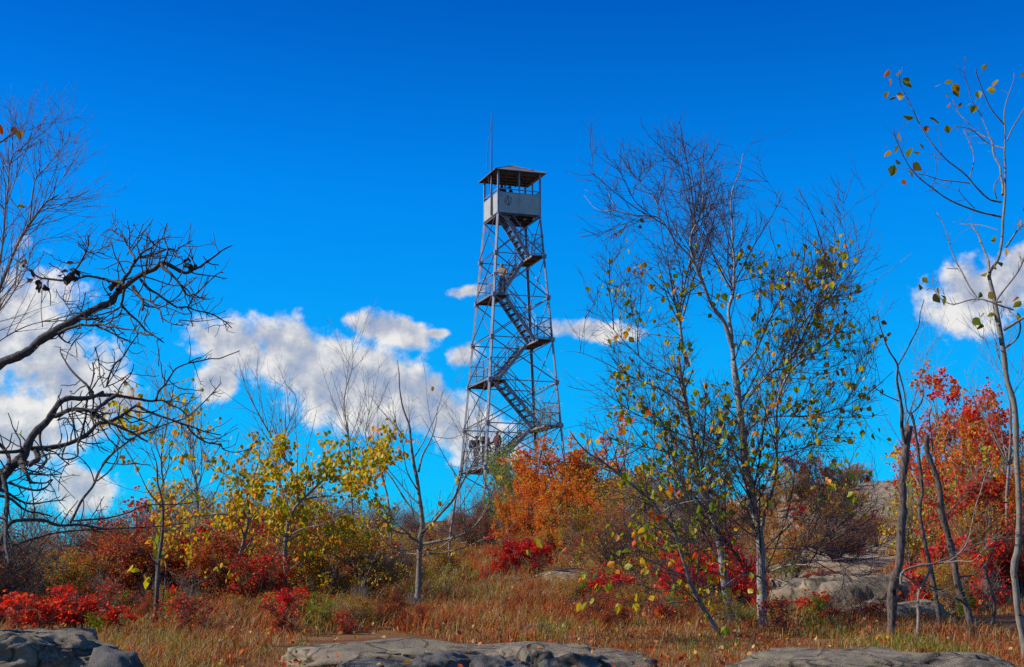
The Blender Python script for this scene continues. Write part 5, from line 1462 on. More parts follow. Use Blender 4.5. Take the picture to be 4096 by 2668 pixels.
# ---- the dark old tree reaching in from the left
A = []
d = 9.0
A += [(c1, [(-160, 1230), (0, 1120), (100, 1070), (200, 1010), (300, 930), (420, 870), (520, 810), (600, 760), (700, 700), (800, 650), (900, 610), (940, 540), (1000, 500)], d, d, 0.0333, 0.0218),
      (c1, [(990, 500), (1060, 440), (1150, 385), (1240, 345), (1310, 300), (1400, 340), (1450, 370), (1500, 382), (1560, 345), (1620, 300), (1720, 240), (1850, 165)], d, d + .3, 0.0192, 0.0045),
      (c1, [(1290, 310), (1350, 380), (1400, 440), (1450, 500), (1500, 560), (1560, 570), (1620, 590)], d, d - .4, 0.0115, 0.0038),
      (c1, [(1310, 300), (1318, 240), (1325, 190), (1345, 105)], d, d, 0.0077, 0.0032),
      (c1, [(940, 520), (1000, 420), (1060, 330), (1120, 260), (1180, 200), (1230, 150), (1275, 110)], d, d + .5, 0.0166, 0.0045),
      (c1, [(1075, 290), (1060, 230), (1040, 180), (1000, 130), (970, 90), (920, 55), (865, 28)], d + .2, d + .7, 0.0090, 0.0038), (c1, [(915, 50), (940, 5)], d + .6, d + .6, 0.0038, 0.0032),
      (c1, [(1120, 262), (1180, 240), (1250, 225), (1340, 195), (1410, 205), (1450, 160), (1525, 125)], d + .3, d + .3, 0.0090, 0.0038), (c1, [(1400, 205), (1415, 262)], d + .3, d + .3, 0.0051, 0.0038),
      (c1, [(1230, 155), (1205, 125), (1188, 75)], d + .3, d + .1, 0.0064, 0.0038), (c1, [(1215, 185), (1205, 260), (1185, 335)], d + .3, d + .5, 0.0051, 0.0032), (c1, [(1275, 140), (1278, 210), (1282, 290)], d + .3, d + .3, 0.0051, 0.0032),
      (c1, [(990, 470), (900, 455), (820, 430), (720, 415), (620, 425), (560, 450), (450, 440), (330, 430), (230, 350), (120, 262)], d, d + .5, 0.0115, 0.0051),
      (c1, [(560, 440), (600, 370), (640, 290), (690, 210), (700, 140), (697, 68)], d + .2, d + .1, 0.0077, 0.0038), (c1, [(692, 205), (660, 170), (630, 132)], d + .1, d, 0.0038, 0.0032), (c1, [(694, 210), (760, 222), (845, 235)], d + .1, d + .3, 0.0038, 0.0032),
      (c1, [(1060, 490), (1090, 540), (1130, 590), (1136, 625), (1125, 672)], d, d - .3, 0.0128, 0.0077), (c1, [(1130, 590), (1210, 620), (1270, 680), (1310, 750), (1380, 800), (1475, 805)], d - .2, d - .5, 0.0077, 0.0032), (c1, [(1140, 630), (1180, 655), (1210, 668)], d - .3, d - .3, 0.0064, 0.0038),
      (c1, [(990, 520), (985, 600), (970, 650), (1050, 720), (1120, 790), (1200, 860), (1310, 942)], d, d - .2, 0.0102, 0.0038), (c1, [(970, 650), (880, 690), (820, 720), (750, 728)], d - .1, d, 0.0064, 0.0038),
      (c1, [(470, 870), (540, 825), (620, 812), (700, 800), (800, 795), (880, 820), (1000, 830), (1100, 858), (1220, 890)], d - .1, d - .4, 0.0115, 0.0038), (c1, [(880, 820), (930, 880), (980, 937)], d - .2, d - .1, 0.0051, 0.0032), (c1, [(870, 812), (910, 750), (970, 690)], d - .2, d, 0.0038, 0.0032),
      (c1, [(640, 745), (700, 755), (760, 750), (832, 742)], d, d + .1, 0.0090, 0.0038), (c1, [(1110, 865), (1050, 950), (980, 1040), (900, 1160), (850, 1292)], d, d, 0.0038, 0.0064),
      (c1, [(1120, 430), (1200, 520), (1280, 560), (1340, 620), (1400, 650), (1500, 670), (1600, 690), (1700, 710), (1780, 760), (1850, 820)], d, d + .5, 0.0090, 0.0032), (c1, [(1340, 625), (1400, 590), (1480, 500), (1560, 420)], d + .2, d + .4, 0.0051, 0.0032),
      (c1, [(1500, 660), (1520, 720), (1540, 800)], d + .3, d + .3, 0.0051, 0.0032), (c1, [(1430, 760), (1520, 765), (1600, 775)], d + .3, d + .5, 0.0038, 0.0032), (c1, [(1450, 480), (1540, 570), (1640, 580)], d - .2, d, 0.0051, 0.0032), (c1, [(1500, 660), (1560, 560), (1640, 470), (1720, 400), (1800, 380)], d + .3, d + .5, 0.0051, 0.0032),
      (c1, [(600, 765), (560, 700), (500, 600), (440, 500)], d, d + .6, 0.0038, 0.0032), (c1, [(470, 880), (500, 930), (560, 950)], d, d + .1, 0.0077, 0.0032), (c1, [(560, 1000), (600, 930), (650, 870)], d, d + .1, 0.0026, 0.0032),
      # lower limb
      (c2, [(-120, 960), (0, 830), (60, 760), (140, 680), (170, 620), (200, 560), (270, 480), (340, 390), (380, 335), (440, 310), (520, 315), (600, 300), (660, 270)], d - .4, d, 0.0435, 0.0102),
      (c2, [(640, 290), (760, 288), (850, 310), (930, 325), (1000, 325), (1060, 335), (1130, 370), (1195, 415)], d, d + .3, 0.0141, 0.0038),
      (c2, [(330, 425), (420, 392), (520, 380), (600, 400), (660, 440), (740, 480), (830, 520), (880, 560), (945, 575)], d - .2, d - .6, 0.0166, 0.0051),
      (c2, [(200, 632), (300, 625), (420, 610), (500, 575), (570, 530), (620, 470), (700, 455), (800, 405), (880, 362), (950, 400), (1050, 440), (1150, 475), (1250, 495), (1330, 520), (1405, 540)], d - .3, d + .1, 0.0179, 0.0038),
      (c2, [(1200, 490), (1240, 540), (1320, 590), (1410, 605), (1430, 630), (1500, 655), (1560, 650), (1620, 630)], d, d + .4, 0.0064, 0.0032),
      (c2, [(1000, 322), (1030, 250), (1090, 170), (1150, 110), (1210, 80), (1340, 60), (1420, 55), (1530, 0)], d + .1, d + .6, 0.0077, 0.0032), (c2, [(1200, 85), (1275, 50)], d + .3, d + .3, 0.0038, 0.0032),
      (c2, [(600, 405), (680, 330), (760, 290)], d - .4, d, 0.0128, 0.0128), (c2, [(595, 300), (590, 270), (580, 240), (600, 150), (590, 70)], d, d - .1, 0.0077, 0.0038), (c2, [(580, 290), (560, 220), (480, 140), (400, 40), (385, -20)], d, d + .3, 0.0090, 0.0032),
      (c2, [(665, 240), (640, 140), (615, 20), (610, -15)], d, d, 0.0038, 0.0038), (c2, [(680, 235), (740, 130), (810, 10)], d, d, 0.0038, 0.0032), (c2, [(670, 240), (750, 200), (835, 150)], d, d + .2, 0.0038, 0.0032),
      (c2, [(560, 300), (550, 400), (530, 500), (500, 600), (485, 682), (400, 692), (405, 622)], d - .2, d - .3, 0.0077, 0.0051), (c2, [(600, 300), (605, 400), (600, 500), (608, 555)], d, d, 0.0064, 0.0038),
      (c2, [(270, 480), (266, 560), (280, 640), (292, 720), (280, 752), (245, 750)], d - .2, d - .5, 0.0090, 0.0051), (c2, [(370, 450), (430, 450), (480, 500), (505, 560)], d - .2, d, 0.0051, 0.0032),
      (c2, [(300, 640), (370, 690), (443, 745)], d - .3, d - .2, 0.0051, 0.0038), (c2, [(660, 440), (640, 390), (660, 360)], d - .3, d - .3, 0.0038, 0.0038), (c2, [(740, 480), (800, 560), (830, 575)], d - .3, d - .2, 0.0038, 0.0038),
      (c2, [(-60, 660), (0, 655), (130, 650), (190, 600)], d - .4, d - .4, 0.0102, 0.0128), (c2, [(-60, 560), (20, 620), (50, 700), (40, 790)], d - .3, d - .4, 0.0102, 0.0154), (c2, [(130, 700), (170, 790), (190, 850)], d - .4, d - .5, 0.0230, 0.0115),
      (c2, [(170, 790), (290, 800), (395, 790)], d - .4, d - .3, 0.0077, 0.0032), (c2, [(190, 850), (280, 850), (330, 830)], d - .4, d - .3, 0.0077, 0.0038), (c2, [(230, 640), (240, 690), (190, 740)], d - .4, d - .4, 0.0179, 0.0128),
      (c2, [(60, 850), (170, 890), (260, 900), (340, 830)], d - .5, d - .3, 0.0102, 0.0038), (c2, [(0, 1240), (80, 1100), (220, 1085), (350, 1112), (500, 1120), (670, 1142)], d - .6, d - .2, 0.0154, 0.0051),
      (c2, [(-40, 1340), (60, 1260), (200, 1210), (400, 1160), (700, 1150), (1000, 1130), (1200, 1100)], d - .2, d + 1.2, 0.0102, 0.0032), (c2, [(-60, 860), (20, 900), (120, 960), (250, 985), (400, 960)], d - .5, d - .2, 0.0128, 0.0038),
      (c2, [(-40, 930), (60, 950), (180, 1040), (330, 1060)], d - .5, d - .2, 0.0115, 0.0038), (c2, [(20, 800), (30, 900), (40, 1060), (30, 1200), (60, 1380)], d - .5, d - .7, 0.0154, 0.0090),
      (c2, [(450, 1105), (480, 1050), (530, 950), (600, 860), (640, 770), (700, 690), (760, 630), (850, 570), (950, 520), (1080, 470), (1200, 430), (1290, 360), (1415, 220)], d + .2, d + 1, 0.0090, 0.0032),
      (c2, [(620, 840), (700, 760), (745, 680), (745, 600), (690, 560)], d + .3, d + .6, 0.0051, 0.0032),
      (c2, [(470, 1095), (700, 1080), (900, 1010), (1050, 990), (1200, 980), (1320, 955)], d + .2, d + 1.0, 0.0064, 0.0032)]
gx, gy = -4.6, 8.6
base0 = (gx, gy, ground_z(gx, gy))
rngT = np.random.default_rng(1)
bt = [np.array([gx, gy, base0[2] - .2]), np.array([gx + .15, gy, 2.1]), np.array(W(*c2(-420, 1250), 8.6)), np.array(W(*c2(-120, 960), 8.6))]
bt2 = [np.array([gx + .1, gy, 1.8]), np.array(W(*c1(-700, 1500), 8.9)), np.array(W(*c1(-160, 1230), 9.0))]
bt3 = [np.array([gx, gy, 1.6]), np.array(W(*c2(-300, 1300), 8.6)), np.array(W(*c2(0, 1240), 8.4))]


def with_trunk(root_label):
    rng = np.random.default_rng(5)
    root = tree_from('old_tree', 5, root_label, 'bare tree', [], A, M['bark_dark'],
                     [dict(src='wood', n=420, t0=.12, t1=.98, l0=.08, l1=.34, a0=35, a1=80, up=.05, wig=.2, K=7, rs=.6, rmin=.0026, rmax=.005, rtip=.6),
                      dict(src='all', n=620, t0=.3, t1=1.0, l0=.03, l1=.12, a0=30, a1=70, up=.05, wig=.15, K=4, rs=.75, rmin=.0022, rmax=.0034, rtip=.7)],
                     M['bark_dark'], base=base0)
    mb = MB(); off = np.array(base0)
    for pts, r0, r1 in ((bt, .11, .036), (bt2, .07, .028), (bt3, .05, .014)):
        P = resample(pts, 18); mb.tubes(P - off, np.linspace(r0, r1, 18), 10)
    mb.build('trunk', M['bark_dark'], root)
    # withered leaf clusters caught on the middle branch
    l_ = MB(); sp = []
    for x, y, n in ((205, 305, 5), (285, 425, 5), (360, 485, 5), (545, 325, 4), (580, 365, 8), (545, 395, 7), (575, 430, 5), (890, 460, 4), (1510, 315, 6), (880, 585, 3)):
        q = np.array(W(*c1(x, y), 9.1)); sp.append(q + rng.normal(0, .016, (n, 3)))
    add_leaves(l_, rng, np.concatenate(sp) - off, .05, OVATE, hang=.4)
    l_.build('withered_leaves', M['leaf_dead'], root)


with_trunk('dark gnarled bare tree whose thick crooked limbs reach in from the left edge')

# ---- thin pale sapling behind it, upper left
L = []
d = 12.0
L += [(c3, [(-260, 1600), (-60, 1220), (0, 1060), (60, 900), (120, 765), (200, 650), (265, 575), (330, 560 - 20)], d, d, .022, .006)]
S = [(c3, [(200, 650), (260, 620), (330, 600), (415, 560), (480, 510)], d, d + .3, .005, .002), (c3, [(170, 690), (180, 600), (195, 450), (260, 380), (350, 270), (400, 190)], d, d - .3, .007, .002),
     (c3, [(350, 262), (356, 168)], d - .2, d - .2, .003, .002), (c3, [(195, 450), (110, 335)], d, d, .003, .002), (c3, [(250, 590), (300, 500), (370, 420), (415, 345)], d, d - .2, .005, .002), (c3, [(370, 420), (372, 300)], d - .1, d - .1, .004, .002),
     (c3, [(-30, 1100), (20, 800), (40, 580), (60, 340), (160, 240), (262, 115)], d - .5, d - .5, .012, .0025), (c3, [(60, 340), (110, 200), (130, 175)], d - .5, d - .5, .004, .002), (c3, [(-20, 250), (60, 200), (125, 178)], d - .8, d - .6, .009, .004),
     (c3, [(40, 580), (100, 420), (160, 240)], d - .5, d - .5, .004, .003), (c3, [(120, 765), (150, 690), (60, 560), (20, 540)], d, d - .3, .004, .002), (c3, [(-60, 1260), (60, 1100), (150, 930), (160, 880), (240, 790), (410, 770)], d - .2, d + .3, .008, .002),
     (c3, [(-80, 1420), (100, 1300), (250, 1250), (420, 1200), (450, 1120), (440, 1000)], d, d + .3, .007, .002), (c3, [(240, 1280), (230, 1120), (240, 1030), (220, 960)], d, d, .004, .002), (c3, [(-80, 1340), (40, 1100), (90, 1010), (90, 900)], d, d, .007, .003)]
p0 = W(*c3(-260, 1600), d)
tree_from('sapling', 11, 'pale slender leaf-bare sapling with fine upright twigs behind the old dark tree', 'bare tree', L + [(c3, [(-330, 2650), (-320, 2100), (-260, 1600)], d, d, .035, .022)], S, M['bark_grey'],
          [dict(src='wood', n=250, t0=.15, t1=.97, l0=.25, l1=.8, a0=20, a1=50, up=.05, wig=.08, K=8, rs=.6, rmin=.0017, rmax=.004),
           dict(src='last', n=1000, t0=.2, t1=.95, l0=.08, l1=.28, a0=20, a1=50, up=.04, wig=.1, K=5, rs=.7, rmin=.0014)], M['bark_twig'],
          [('last_leaves', M['leaf_orange'], 3, .075, OVATE, dict(at=[(55, 505), (0, 495), (78, 520)], hang=1)), ('green_leaf', M['leaf_green'], 3, .07, OVATE, dict(at=[(74, 822), (88, 1716), (70, 830)], hang=.2))])

# ---- aspen at the right edge
d = 11.0
T = [(c6, [(745, 1560), (735, 1450), (715, 1350), (700, 1210), (690, 1130), (712, 1060), (715, 1000), (710, 850), (705, 700), (700, 540), (690, 420), (665, 340), (650, 230), (630, 120), (610, 0)], d, d, .028, .019),
     (c5, [(652, 1310), (625, 1180), (602, 1080), (612, 1050), (650, 1000), (665, 930), (672, 850), (675, 740), (680, 640), (685, 560), (682, 480), (680, 380), (678, 300), (690, 240), (720, 150), (725, 110)], d, d + .2, .017, .0025)]
Br = [(c5, [(660, 795), (540, 765), (420, 720), (330, 660), (250, 590), (200, 520), (165, 430), (150, 385)], d, d - .9, 0.0084, 0.0027), (c5, [(660, 725), (600, 710), (540, 660), (480, 590), (400, 520), (340, 460), (270, 350), (220, 240), (185, 170), (172, 95)], d, d - .5, 0.0084, 0.0027),
      (c5, [(510, 635), (400, 625), (330, 610), (260, 585)], d - .3, d - .6, 0.0052, 0.0027), (c5, [(668, 690), (668, 640), (650, 560), (622, 490), (612, 430), (560, 400), (520, 370), (460, 310), (430, 240)], d, d + .6, 0.0097, 0.0027), (c5, [(612, 425), (570, 330), (520, 240), (490, 150), (480, 80)], d + .3, d + .5, 0.0052, 0.0027),
      (c5, [(680, 470), (600, 445), (520, 380), (440, 360)], d, d + .3, 0.0065, 0.0027), (c5, [(675, 355), (620, 290), (580, 210), (550, 130), (540, 85)], d, d - .4, 0.0059, 0.0027), (c5, [(605, 1060), (595, 1010), (580, 960), (550, 890), (520, 838)], d, d + .3, 0.0104, 0.0054),
      (c5, [(545, 1180), (500, 1110), (460, 1030), (420, 930), (385, 830), (355, 780)], d, d + .2, 0.0065, 0.0027), (c5, [(720, 1240), (690, 1225), (600, 1195), (545, 1185), (440, 1210), (380, 1190), (330, 1120), (327, 1075)], d - .3, d - .3, 0.0078, 0.0027),
      (c5, [(510, 612), (530, 540), (520, 470), (485, 380)], d - .2, d, 0.0046, 0.0027), (c5, [(660, 1200), (640, 1190), (750, 1040), (800, 900)], d, d - .3, 0.0078, 0.0041), (c5, [(685, 940), (750, 850), (800, 800)], d, d + .2, 0.0078, 0.0041), (c5, [(672, 1335), (770, 1270), (900, 1180)], d, d - .4, 0.0117, 0.0068),
      (c5, [(682, 1420), (740, 1370), (750, 1300), (700, 1240)], d, d + .2, 0.0078, 0.0054), (c5, [(690, 430), (730, 340), (770, 270), (800, 200)], d, d + .2, 0.0065, 0.0027), (c5, [(650, 860), (560, 835), (450, 830)], d, d + .2, 0.0039, 0.0020), (c5, [(330, 660), (350, 560), (340, 500)], d - .5, d - .5, 0.0026, 0.0020),
      (c5, [(535, 755), (490, 710), (450, 655)], d - .2, d - .2, 0.0039, 0.0020), (c5, [(400, 1040), (460, 1040)], d, d, 0.0026, 0.0027), (c5, [(640, 710), (628, 650), (660, 590)], d, d, 0.0052, 0.0027)]
LP = [(125, 110), (127, 153), (143, 187), (120, 215), (157, 240), (190, 155), (185, 115), (200, 237), (237, 197), (245, 340), (318, 343), (348, 347), (292, 383), (183, 455), (175, 480), (128, 495), (265, 460), (228, 485), (155, 565), (185, 560), (220, 585), (243, 555), (188, 635), (250, 500), (410, 415), (375, 180), (405, 160), (430, 180), (400, 225), (418, 268), (467, 268), (435, 205), (550, 213), (600, 210), (618, 190), (513, 275), (545, 283), (590, 85), (487, 50), (640, 160), (750, 150), (765, 785), (757, 828), (612, 928), (650, 1028), (620, 1055), (565, 1172), (602, 1170), (362, 1148), (330, 1152), (340, 1180), (373, 1187), (397, 1200), (285, 1103), (267, 1133), (555, 1265), (578, 1270), (612, 1268), (525, 1298), (553, 1350), (550, 1375), (737, 1268), (757, 1215), (735, 1193), (680, 963), (575, 1085)]
LP = [c5(x, y - 18) for x, y in LP]
tree_from('aspen', 21, 'tall slim aspen at the right edge with a few golden-green leaves against the sky', 'tree', T, Br, M['bark_aspen'],
          [dict(src='limbs', n=110, t0=.3, t1=1, l0=.05, l1=.22, a0=30, a1=60, up=.05, wig=.1, K=5, rs=.6, rmin=.0015, rmax=.003), dict(src='wood', n=50, t0=.45, t1=1, l0=.08, l1=.3, a0=30, a1=60, up=.06, wig=.1, K=5, rs=.6, rmin=.0016, rmax=.003),
           dict(src='last', n=90, t0=.3, t1=1, l0=.03, l1=.1, a0=30, a1=60, up=.05, wig=.1, K=3, rs=.7, rmin=.0014)], M['bark_twig'],
          [('leaves', M['leaf_olive'], len(LP), .072, OVATE, dict(at=LP, hang=.5)), ])

# ---- the birch clump
d = 14.0
TB = [(c7, [(1052, 1560), (1050, 1500), (1040, 1400), (1035, 1250), (1030, 1100), (1028, 950), (1010, 830), (985, 720), (965, 600), (950, 480), (935, 350), (915, 200), (895, 50)], d, d, .052, .030),
      (c8, [(757, 1040), (748, 930), (735, 820), (755, 750), (760, 600), (752, 450), (750, 300), (785, 210), (800, 130)], d, d + .4, .022, .003),
      (c8, [(750, 980), (715, 870), (660, 800), (620, 700), (590, 620), (570, 500), (610, 400), (625, 300), (620, 200), (606, 110)], d, d - .5, .024, .003),
      (c7, [(945, 1560), (925, 1450), (900, 1380), (870, 1250), (850, 1100), (830, 950), (790, 810), (740, 690), (715, 560), (690, 420), (650, 200), (625, 50)], d + .8, d + .8, .048, .022),
      (c8, [(558, 1070), (530, 960), (520, 800), (555, 640), (590, 520), (600, 420)], d + .8, d + .9, .021, .004)]
LB = [(c7, [(1025, 900), (1050, 800), (1080, 700), (1105, 600), (1105, 400), (1110, 250), (1160, 130), (1240, 40)], d, d - .8, .020, .009), (c8, [(1005, 1060), (1030, 930), (1100, 830), (1180, 720), (1210, 600), (1208, 500), (1235, 400)], d - .5, d - 1, .010, .002),
      (c8, [(1120, 805), (1180, 795), (1250, 770), (1310, 730), (1380, 690), (1480, 620), (1552, 560)], d - .7, d - 1.2, .006, .0015), (c8, [(925, 1200), (1000, 1100), (1100, 1100), (1200, 1095), (1290, 1060), (1350, 1010), (1400, 990)], d - .6, d - 1.2, .007, .0015),
      (c8, [(600, 640), (540, 560), (490, 500), (430, 410), (330, 400), (240, 380), (180, 330), (100, 285)], d - .4, d - .8, .010, .002), (c8, [(240, 380), (150, 375), (95, 315)], d - .7, d - .7, .003, .0015), (c8, [(240, 380), (200, 290), (170, 230)], d - .7, d - .7, .003, .0015),
      (c8, [(430, 410), (415, 340), (340, 240)], d - .6, d - .6, .004, .0015), (c7, [(1065, 1085), (1110, 1065), (1180, 1050), (1250, 1045), (1300, 1030), (1440, 1020)], d, d - .9, .011, .003), (c7, [(1030, 1110), (990, 1095), (920, 1110), (860, 1150)], d, d - .5, .012, .004),
      (c7, [(1055, 970), (1150, 968), (1230, 960), (1340, 975), (1460, 985)], d, d + .6, .006, .002), (c7, [(1015, 910), (960, 900), (900, 925), (860, 960)], d, d - .4, .007, .002), (c7, [(950, 560), (870, 480), (780, 495), (715, 505)], d, d - .3, .011, .005),
      (c7, [(745, 610), (800, 570), (870, 560), (940, 580), (990, 640)], d + .7, d, .011, .009), (c7, [(975, 230), (1030, 160), (1080, 110), (1150, 60), (1250, 10)], d, d - .6, .010, .006), (c8, [(820, 1200), (900, 1120), (1000, 1050), (1060, 940), (1090, 860)], d, d - .7, .012, .004),
      (c7, [(1000, 790), (1080, 830), (1180, 810), (1280, 820), (1400, 800)], d, d - .4, .007, .002), (c7, [(700, 560), (620, 570), (560, 590), (500, 610)], d + .8, d + .2, .006, .002), (c8, [(560, 1250), (450, 1180), (330, 1130), (200, 1060), (80, 1010), (0, 1000)], d + .8, d + .2, .010, .0016),
      (c8, [(540, 1130), (420, 1080), (300, 990), (220, 900), (150, 800), (90, 740)], d + .8, d + .4, .008, .0015), (c8, [(600, 1400), (450, 1340), (300, 1270), (180, 1180), (60, 1120)], d + .8, d, .010, .0016), (c8, [(600, 1480), (420, 1440), (250, 1400), (120, 1330)], d + .8, d + .3, .009, .0016),
      (c8, [(780, 1080), (860, 1000), (920, 860), (970, 760)], d, d - .4, .012, .005), (c8, [(820, 1350), (900, 1300), (1080, 1290), (1250, 1300), (1350, 1270)], d, d - .8, .010, .002), (c8, [(900, 1460), (1060, 1430), (1200, 1380), (1330, 1390)], d, d + .6, .008, .002)]


def low_mid(P):
    z = P[:, -1, 2]; x = P[:, -1, 0]
    return (P[:, -1, 0] / P[:, -1, 1] > .062) & (P[:, -1, 0] / P[:, -1, 1] < .262) & (z < 5.0) & ((z > 2.4) | (np.abs(x - 1.2) < .9))


tree_from('birch', 31, 'leafy white-barked birch clump with two upright trunks and a wide fan of fine twigs', 'tree', TB, LB, M['bark_birch'],
          [dict(src='wood', n=64, t0=.25, t1=.70, l0=.8, l1=1.5, a0=18, a1=40, up=.07, wig=.05, K=12, rs=.45, rmin=.006, rmax=.012, lenfall=.5),
           dict(src='all', n=540, t0=.27, t1=1.0, l0=.5, l1=1.5, a0=25, a1=60, up=.075, wig=.055, K=9, rs=.5, rmin=.0026, rmax=.0085, lenfall=.72),
           dict(src='wood', n=75, t0=.2, t1=.6, l0=.4, l1=1.2, a0=50, a1=85, up=.03, wig=.09, K=9, rs=.35, rmin=.002, rmax=.005),
           dict(src='all', n=3100, t0=.12, t1=1.0, l0=.2, l1=.6, a0=20, a1=55, up=.04, wig=.09, K=7, rs=.55, rmin=.0024, rmax=.004),
           dict(src='last', n=11500, t0=.2, t1=1.0, l0=.08, l1=.28, a0=20, a1=55, up=.01, wig=.11, K=4, rs=.7, rmin=.0019)], M['twig_dark'],
          [('leaves', M['leaf_ygreen'], 950, .06, OVATE, dict(level=3, t0=.3, t1=1, spread=.04, cluster=2, cond=low_mid, hang=.8)),
           ('green_leaves', M['leaf_green'], 420, .058, OVATE, dict(level=3, t0=.3, t1=1, spread=.05, cluster=3, cond=low_mid, hang=.8)), ('olive_leaves', M['leaf_olive'], 520, .056, OVATE, dict(level=3, t0=.2, t1=1, spread=.04, cluster=3, cond=low_mid, hang=.8))], clip=(.044, .278, 6.3))

# ---- leaning stem in front of the clump
d = 13.2
tree_from('leaning_birch', 37, 'thin brown birch stem leaning far to the left in front of the white clump', 'tree',
          [(c7, [(960, 1580), (930, 1520), (880, 1430), (820, 1370), (750, 1260), (690, 1150), (660, 1050), (630, 950), (600, 870), (540, 800), (500, 740), (440, 690), (380, 640), (280, 560), (170, 490), (90, 390)], d, d - .6, .030, .006)],
          [(c7, [(545, 800), (440, 780), (370, 785), (330, 740)], d, d - .4, .008, .003), (c7, [(370, 785), (450, 690), (500, 560), (510, 430)], d - .3, d - .2, .005, .002), (c7, [(660, 1100), (590, 1080), (500, 1040), (400, 990)], d, d - .5, .008, .002), (c7, [(690, 1110), (700, 1000), (690, 900), (660, 850)], d, d, .004, .002),
           (c7, [(540, 800), (620, 760), (700, 740), (800, 730)], d, d - .3, .007, .002), (c7, [(620, 1170), (520, 1180), (420, 1140), (250, 1150)], d - .2, d - .6, .006, .002), (c7, [(650, 1230), (540, 1240), (400, 1230), (250, 1200), (100, 1230)], d - .2, d - .7, .006, .002), (c7, [(280, 1150), (180, 1080), (60, 1060)], d - .2, d - .7, .004, .002),
           (c7, [(840, 1340), (880, 1310), (905, 1270), (880, 1200)], d, d - .2, .005, .002)],
          M['bark_aspen'],
          [dict(src='wood', n=80, t0=.25, t1=1.0, l0=.3, l1=1.0, a0=30, a1=70, up=.05, wig=.09, K=8, rs=.5, rmin=.002, rmax=.005),
           dict(src='all', n=420, t0=.2, t1=1.0, l0=.12, l1=.45, a0=25, a1=60, up=.03, wig=.1, K=5, rs=.6, rmin=.0015, rmax=.003)], M['twig_dark'],
          [('leaves', M['leaf_ygreen'], 120, .066, OVATE, dict(level=1, t0=.3, t1=1, spread=.04, cluster=2, hang=.8)), ('golden_leaves', M['leaf_orange'], 70, .06, OVATE, dict(level=1, t0=.3, t1=1, spread=.05, cluster=2, hang=.8))])

# ---- snags on the right
SN = [('leaning_snag', 'thick dark rotting snag, leftmost of the group, forking into two thin leaders', [(c6, [(160, 1560), (165, 1440), (180, 1250), (205, 1100), (220, 950), (235, 800), (238, 650), (246, 535)], 12.4, 12.4, .043, .032)],
       [(c6, [(228, 600), (218, 500), (212, 420), (200, 340), (192, 260), (150, 180), (125, 100), (112, 40)], 12.4, 12.2, .018, .003), (c6, [(200, 278), (230, 230), (255, 180), (290, 100), (308, 0)], 12.3, 12.1, .007, .003), (c6, [(205, 300), (230, 400), (250, 480), (300, 440), (315, 370)], 12.3, 12.2, .008, .003), (c6, [(215, 430), (150, 400), (95, 368)], 12.4, 12.3, .005, .003)], M['bark_snag'], 12),
      ('dead_stem', 'thin dark dead stem between the two thick snags', [(c6, [(390, 1560), (385, 1450), (370, 1300), (340, 1150), (320, 1050), (300, 930), (295, 850), (303, 800), (290, 650), (270, 520), (250, 470)], 12.9, 12.9, .027, .012)],
       [(c6, [(300, 880), (270, 850), (260, 780)], 12.9, 12.9, .006, .003), (c6, [(330, 940), (420, 890), (520, 800), (570, 740), (600, 700)], 12.9, 12.6, .008, .003)], M['bark_snag'], 10),
      ('broken_snag', 'black broken-topped snag leaning left before the crimson maple', [(c6, [(525, 1560), (520, 1490), (510, 1380), (490, 1280), (460, 1180), (430, 1050), (400, 920), (375, 800), (350, 680), (318, 568)], 12.6, 12.6, .032, .024)],
       [(c6, [(350, 640), (345, 560), (338, 500), (340, 460)], 12.6, 12.6, .006, .005), (c6, [(470, 1270), (400, 1240), (330, 1210), (250, 1160)], 12.6, 12.3, .010, .005), (c6, [(455, 1170), (540, 1150), (590, 1100)], 12.6, 12.3, .008, .004)], M['bark_snag'], 8),
      ('forked_stem', 'short pale forked stem standing between the left snag and the thin dead stem', [(c6, [(288, 1500), (288, 1380), (290, 1250), (320, 1180), (345, 1120)], 12.2, 12.4, .016, .010)],
       [(c6, [(300, 1230), (250, 1180), (230, 1150)], 12.3, 12.3, .006, .004)], M['bark_grey'], 8),
      ('dead_stem', 'small crooked dark stem right of the broken snag', [(c6, [(600, 1500), (600, 1410), (608, 1300), (590, 1200), (565, 1110)], 13.5, 13.5, .020, .012)],
       [(c6, [(568, 1130), (590, 1090), (620, 1000), (625, 930)], 13.5, 13.3, .007, .004), (c6, [(590, 1180), (560, 1170), (540, 1120)], 13.5, 13.3, .005, .003)], M['bark_snag'], 8),
      ('bent_sapling', 'pale arching bare sapling crossing in front of the leaning snags', [(c6, [(215, 1200), (225, 1150), (300, 1125), (370, 1112), (430, 1095), (490, 1030), (520, 930), (545, 830), (590, 700)], 11.9, 12.0, .011, .004)],
       [(c6, [(400, 1110), (470, 1105), (540, 1085), (600, 1010)], 11.9, 11.7, .007, .003), (c6, [(350, 1115), (440, 1080), (560, 1020), (650, 990)], 11.9, 12.2, .005, .002), (c6, [(225, 1160), (300, 1210), (400, 1240), (460, 1270)], 11.9, 12.0, .007, .004)], M['bark_grey'], 40)]
for i, (nm, lab, mn, lm_, bk, nf) in enumerate(SN):
    tree_from(nm, 50 + i, lab, 'dead tree' if 'sapling' not in nm else 'bare tree', mn, lm_, bk,
              [dict(src='wood', n=nf, t0=.4, t1=1, l0=.08, l1=.4, a0=30, a1=70, up=.05, wig=.1, K=6, rs=.4, rmin=.002, rmax=.004), dict(src='last', n=nf * 2, t0=.2, t1=1, l0=.05, l1=.2, a0=25, a1=60, up=.05, wig=.1, K=4, rs=.6, rmin=.0016)], M['bark_grey'])

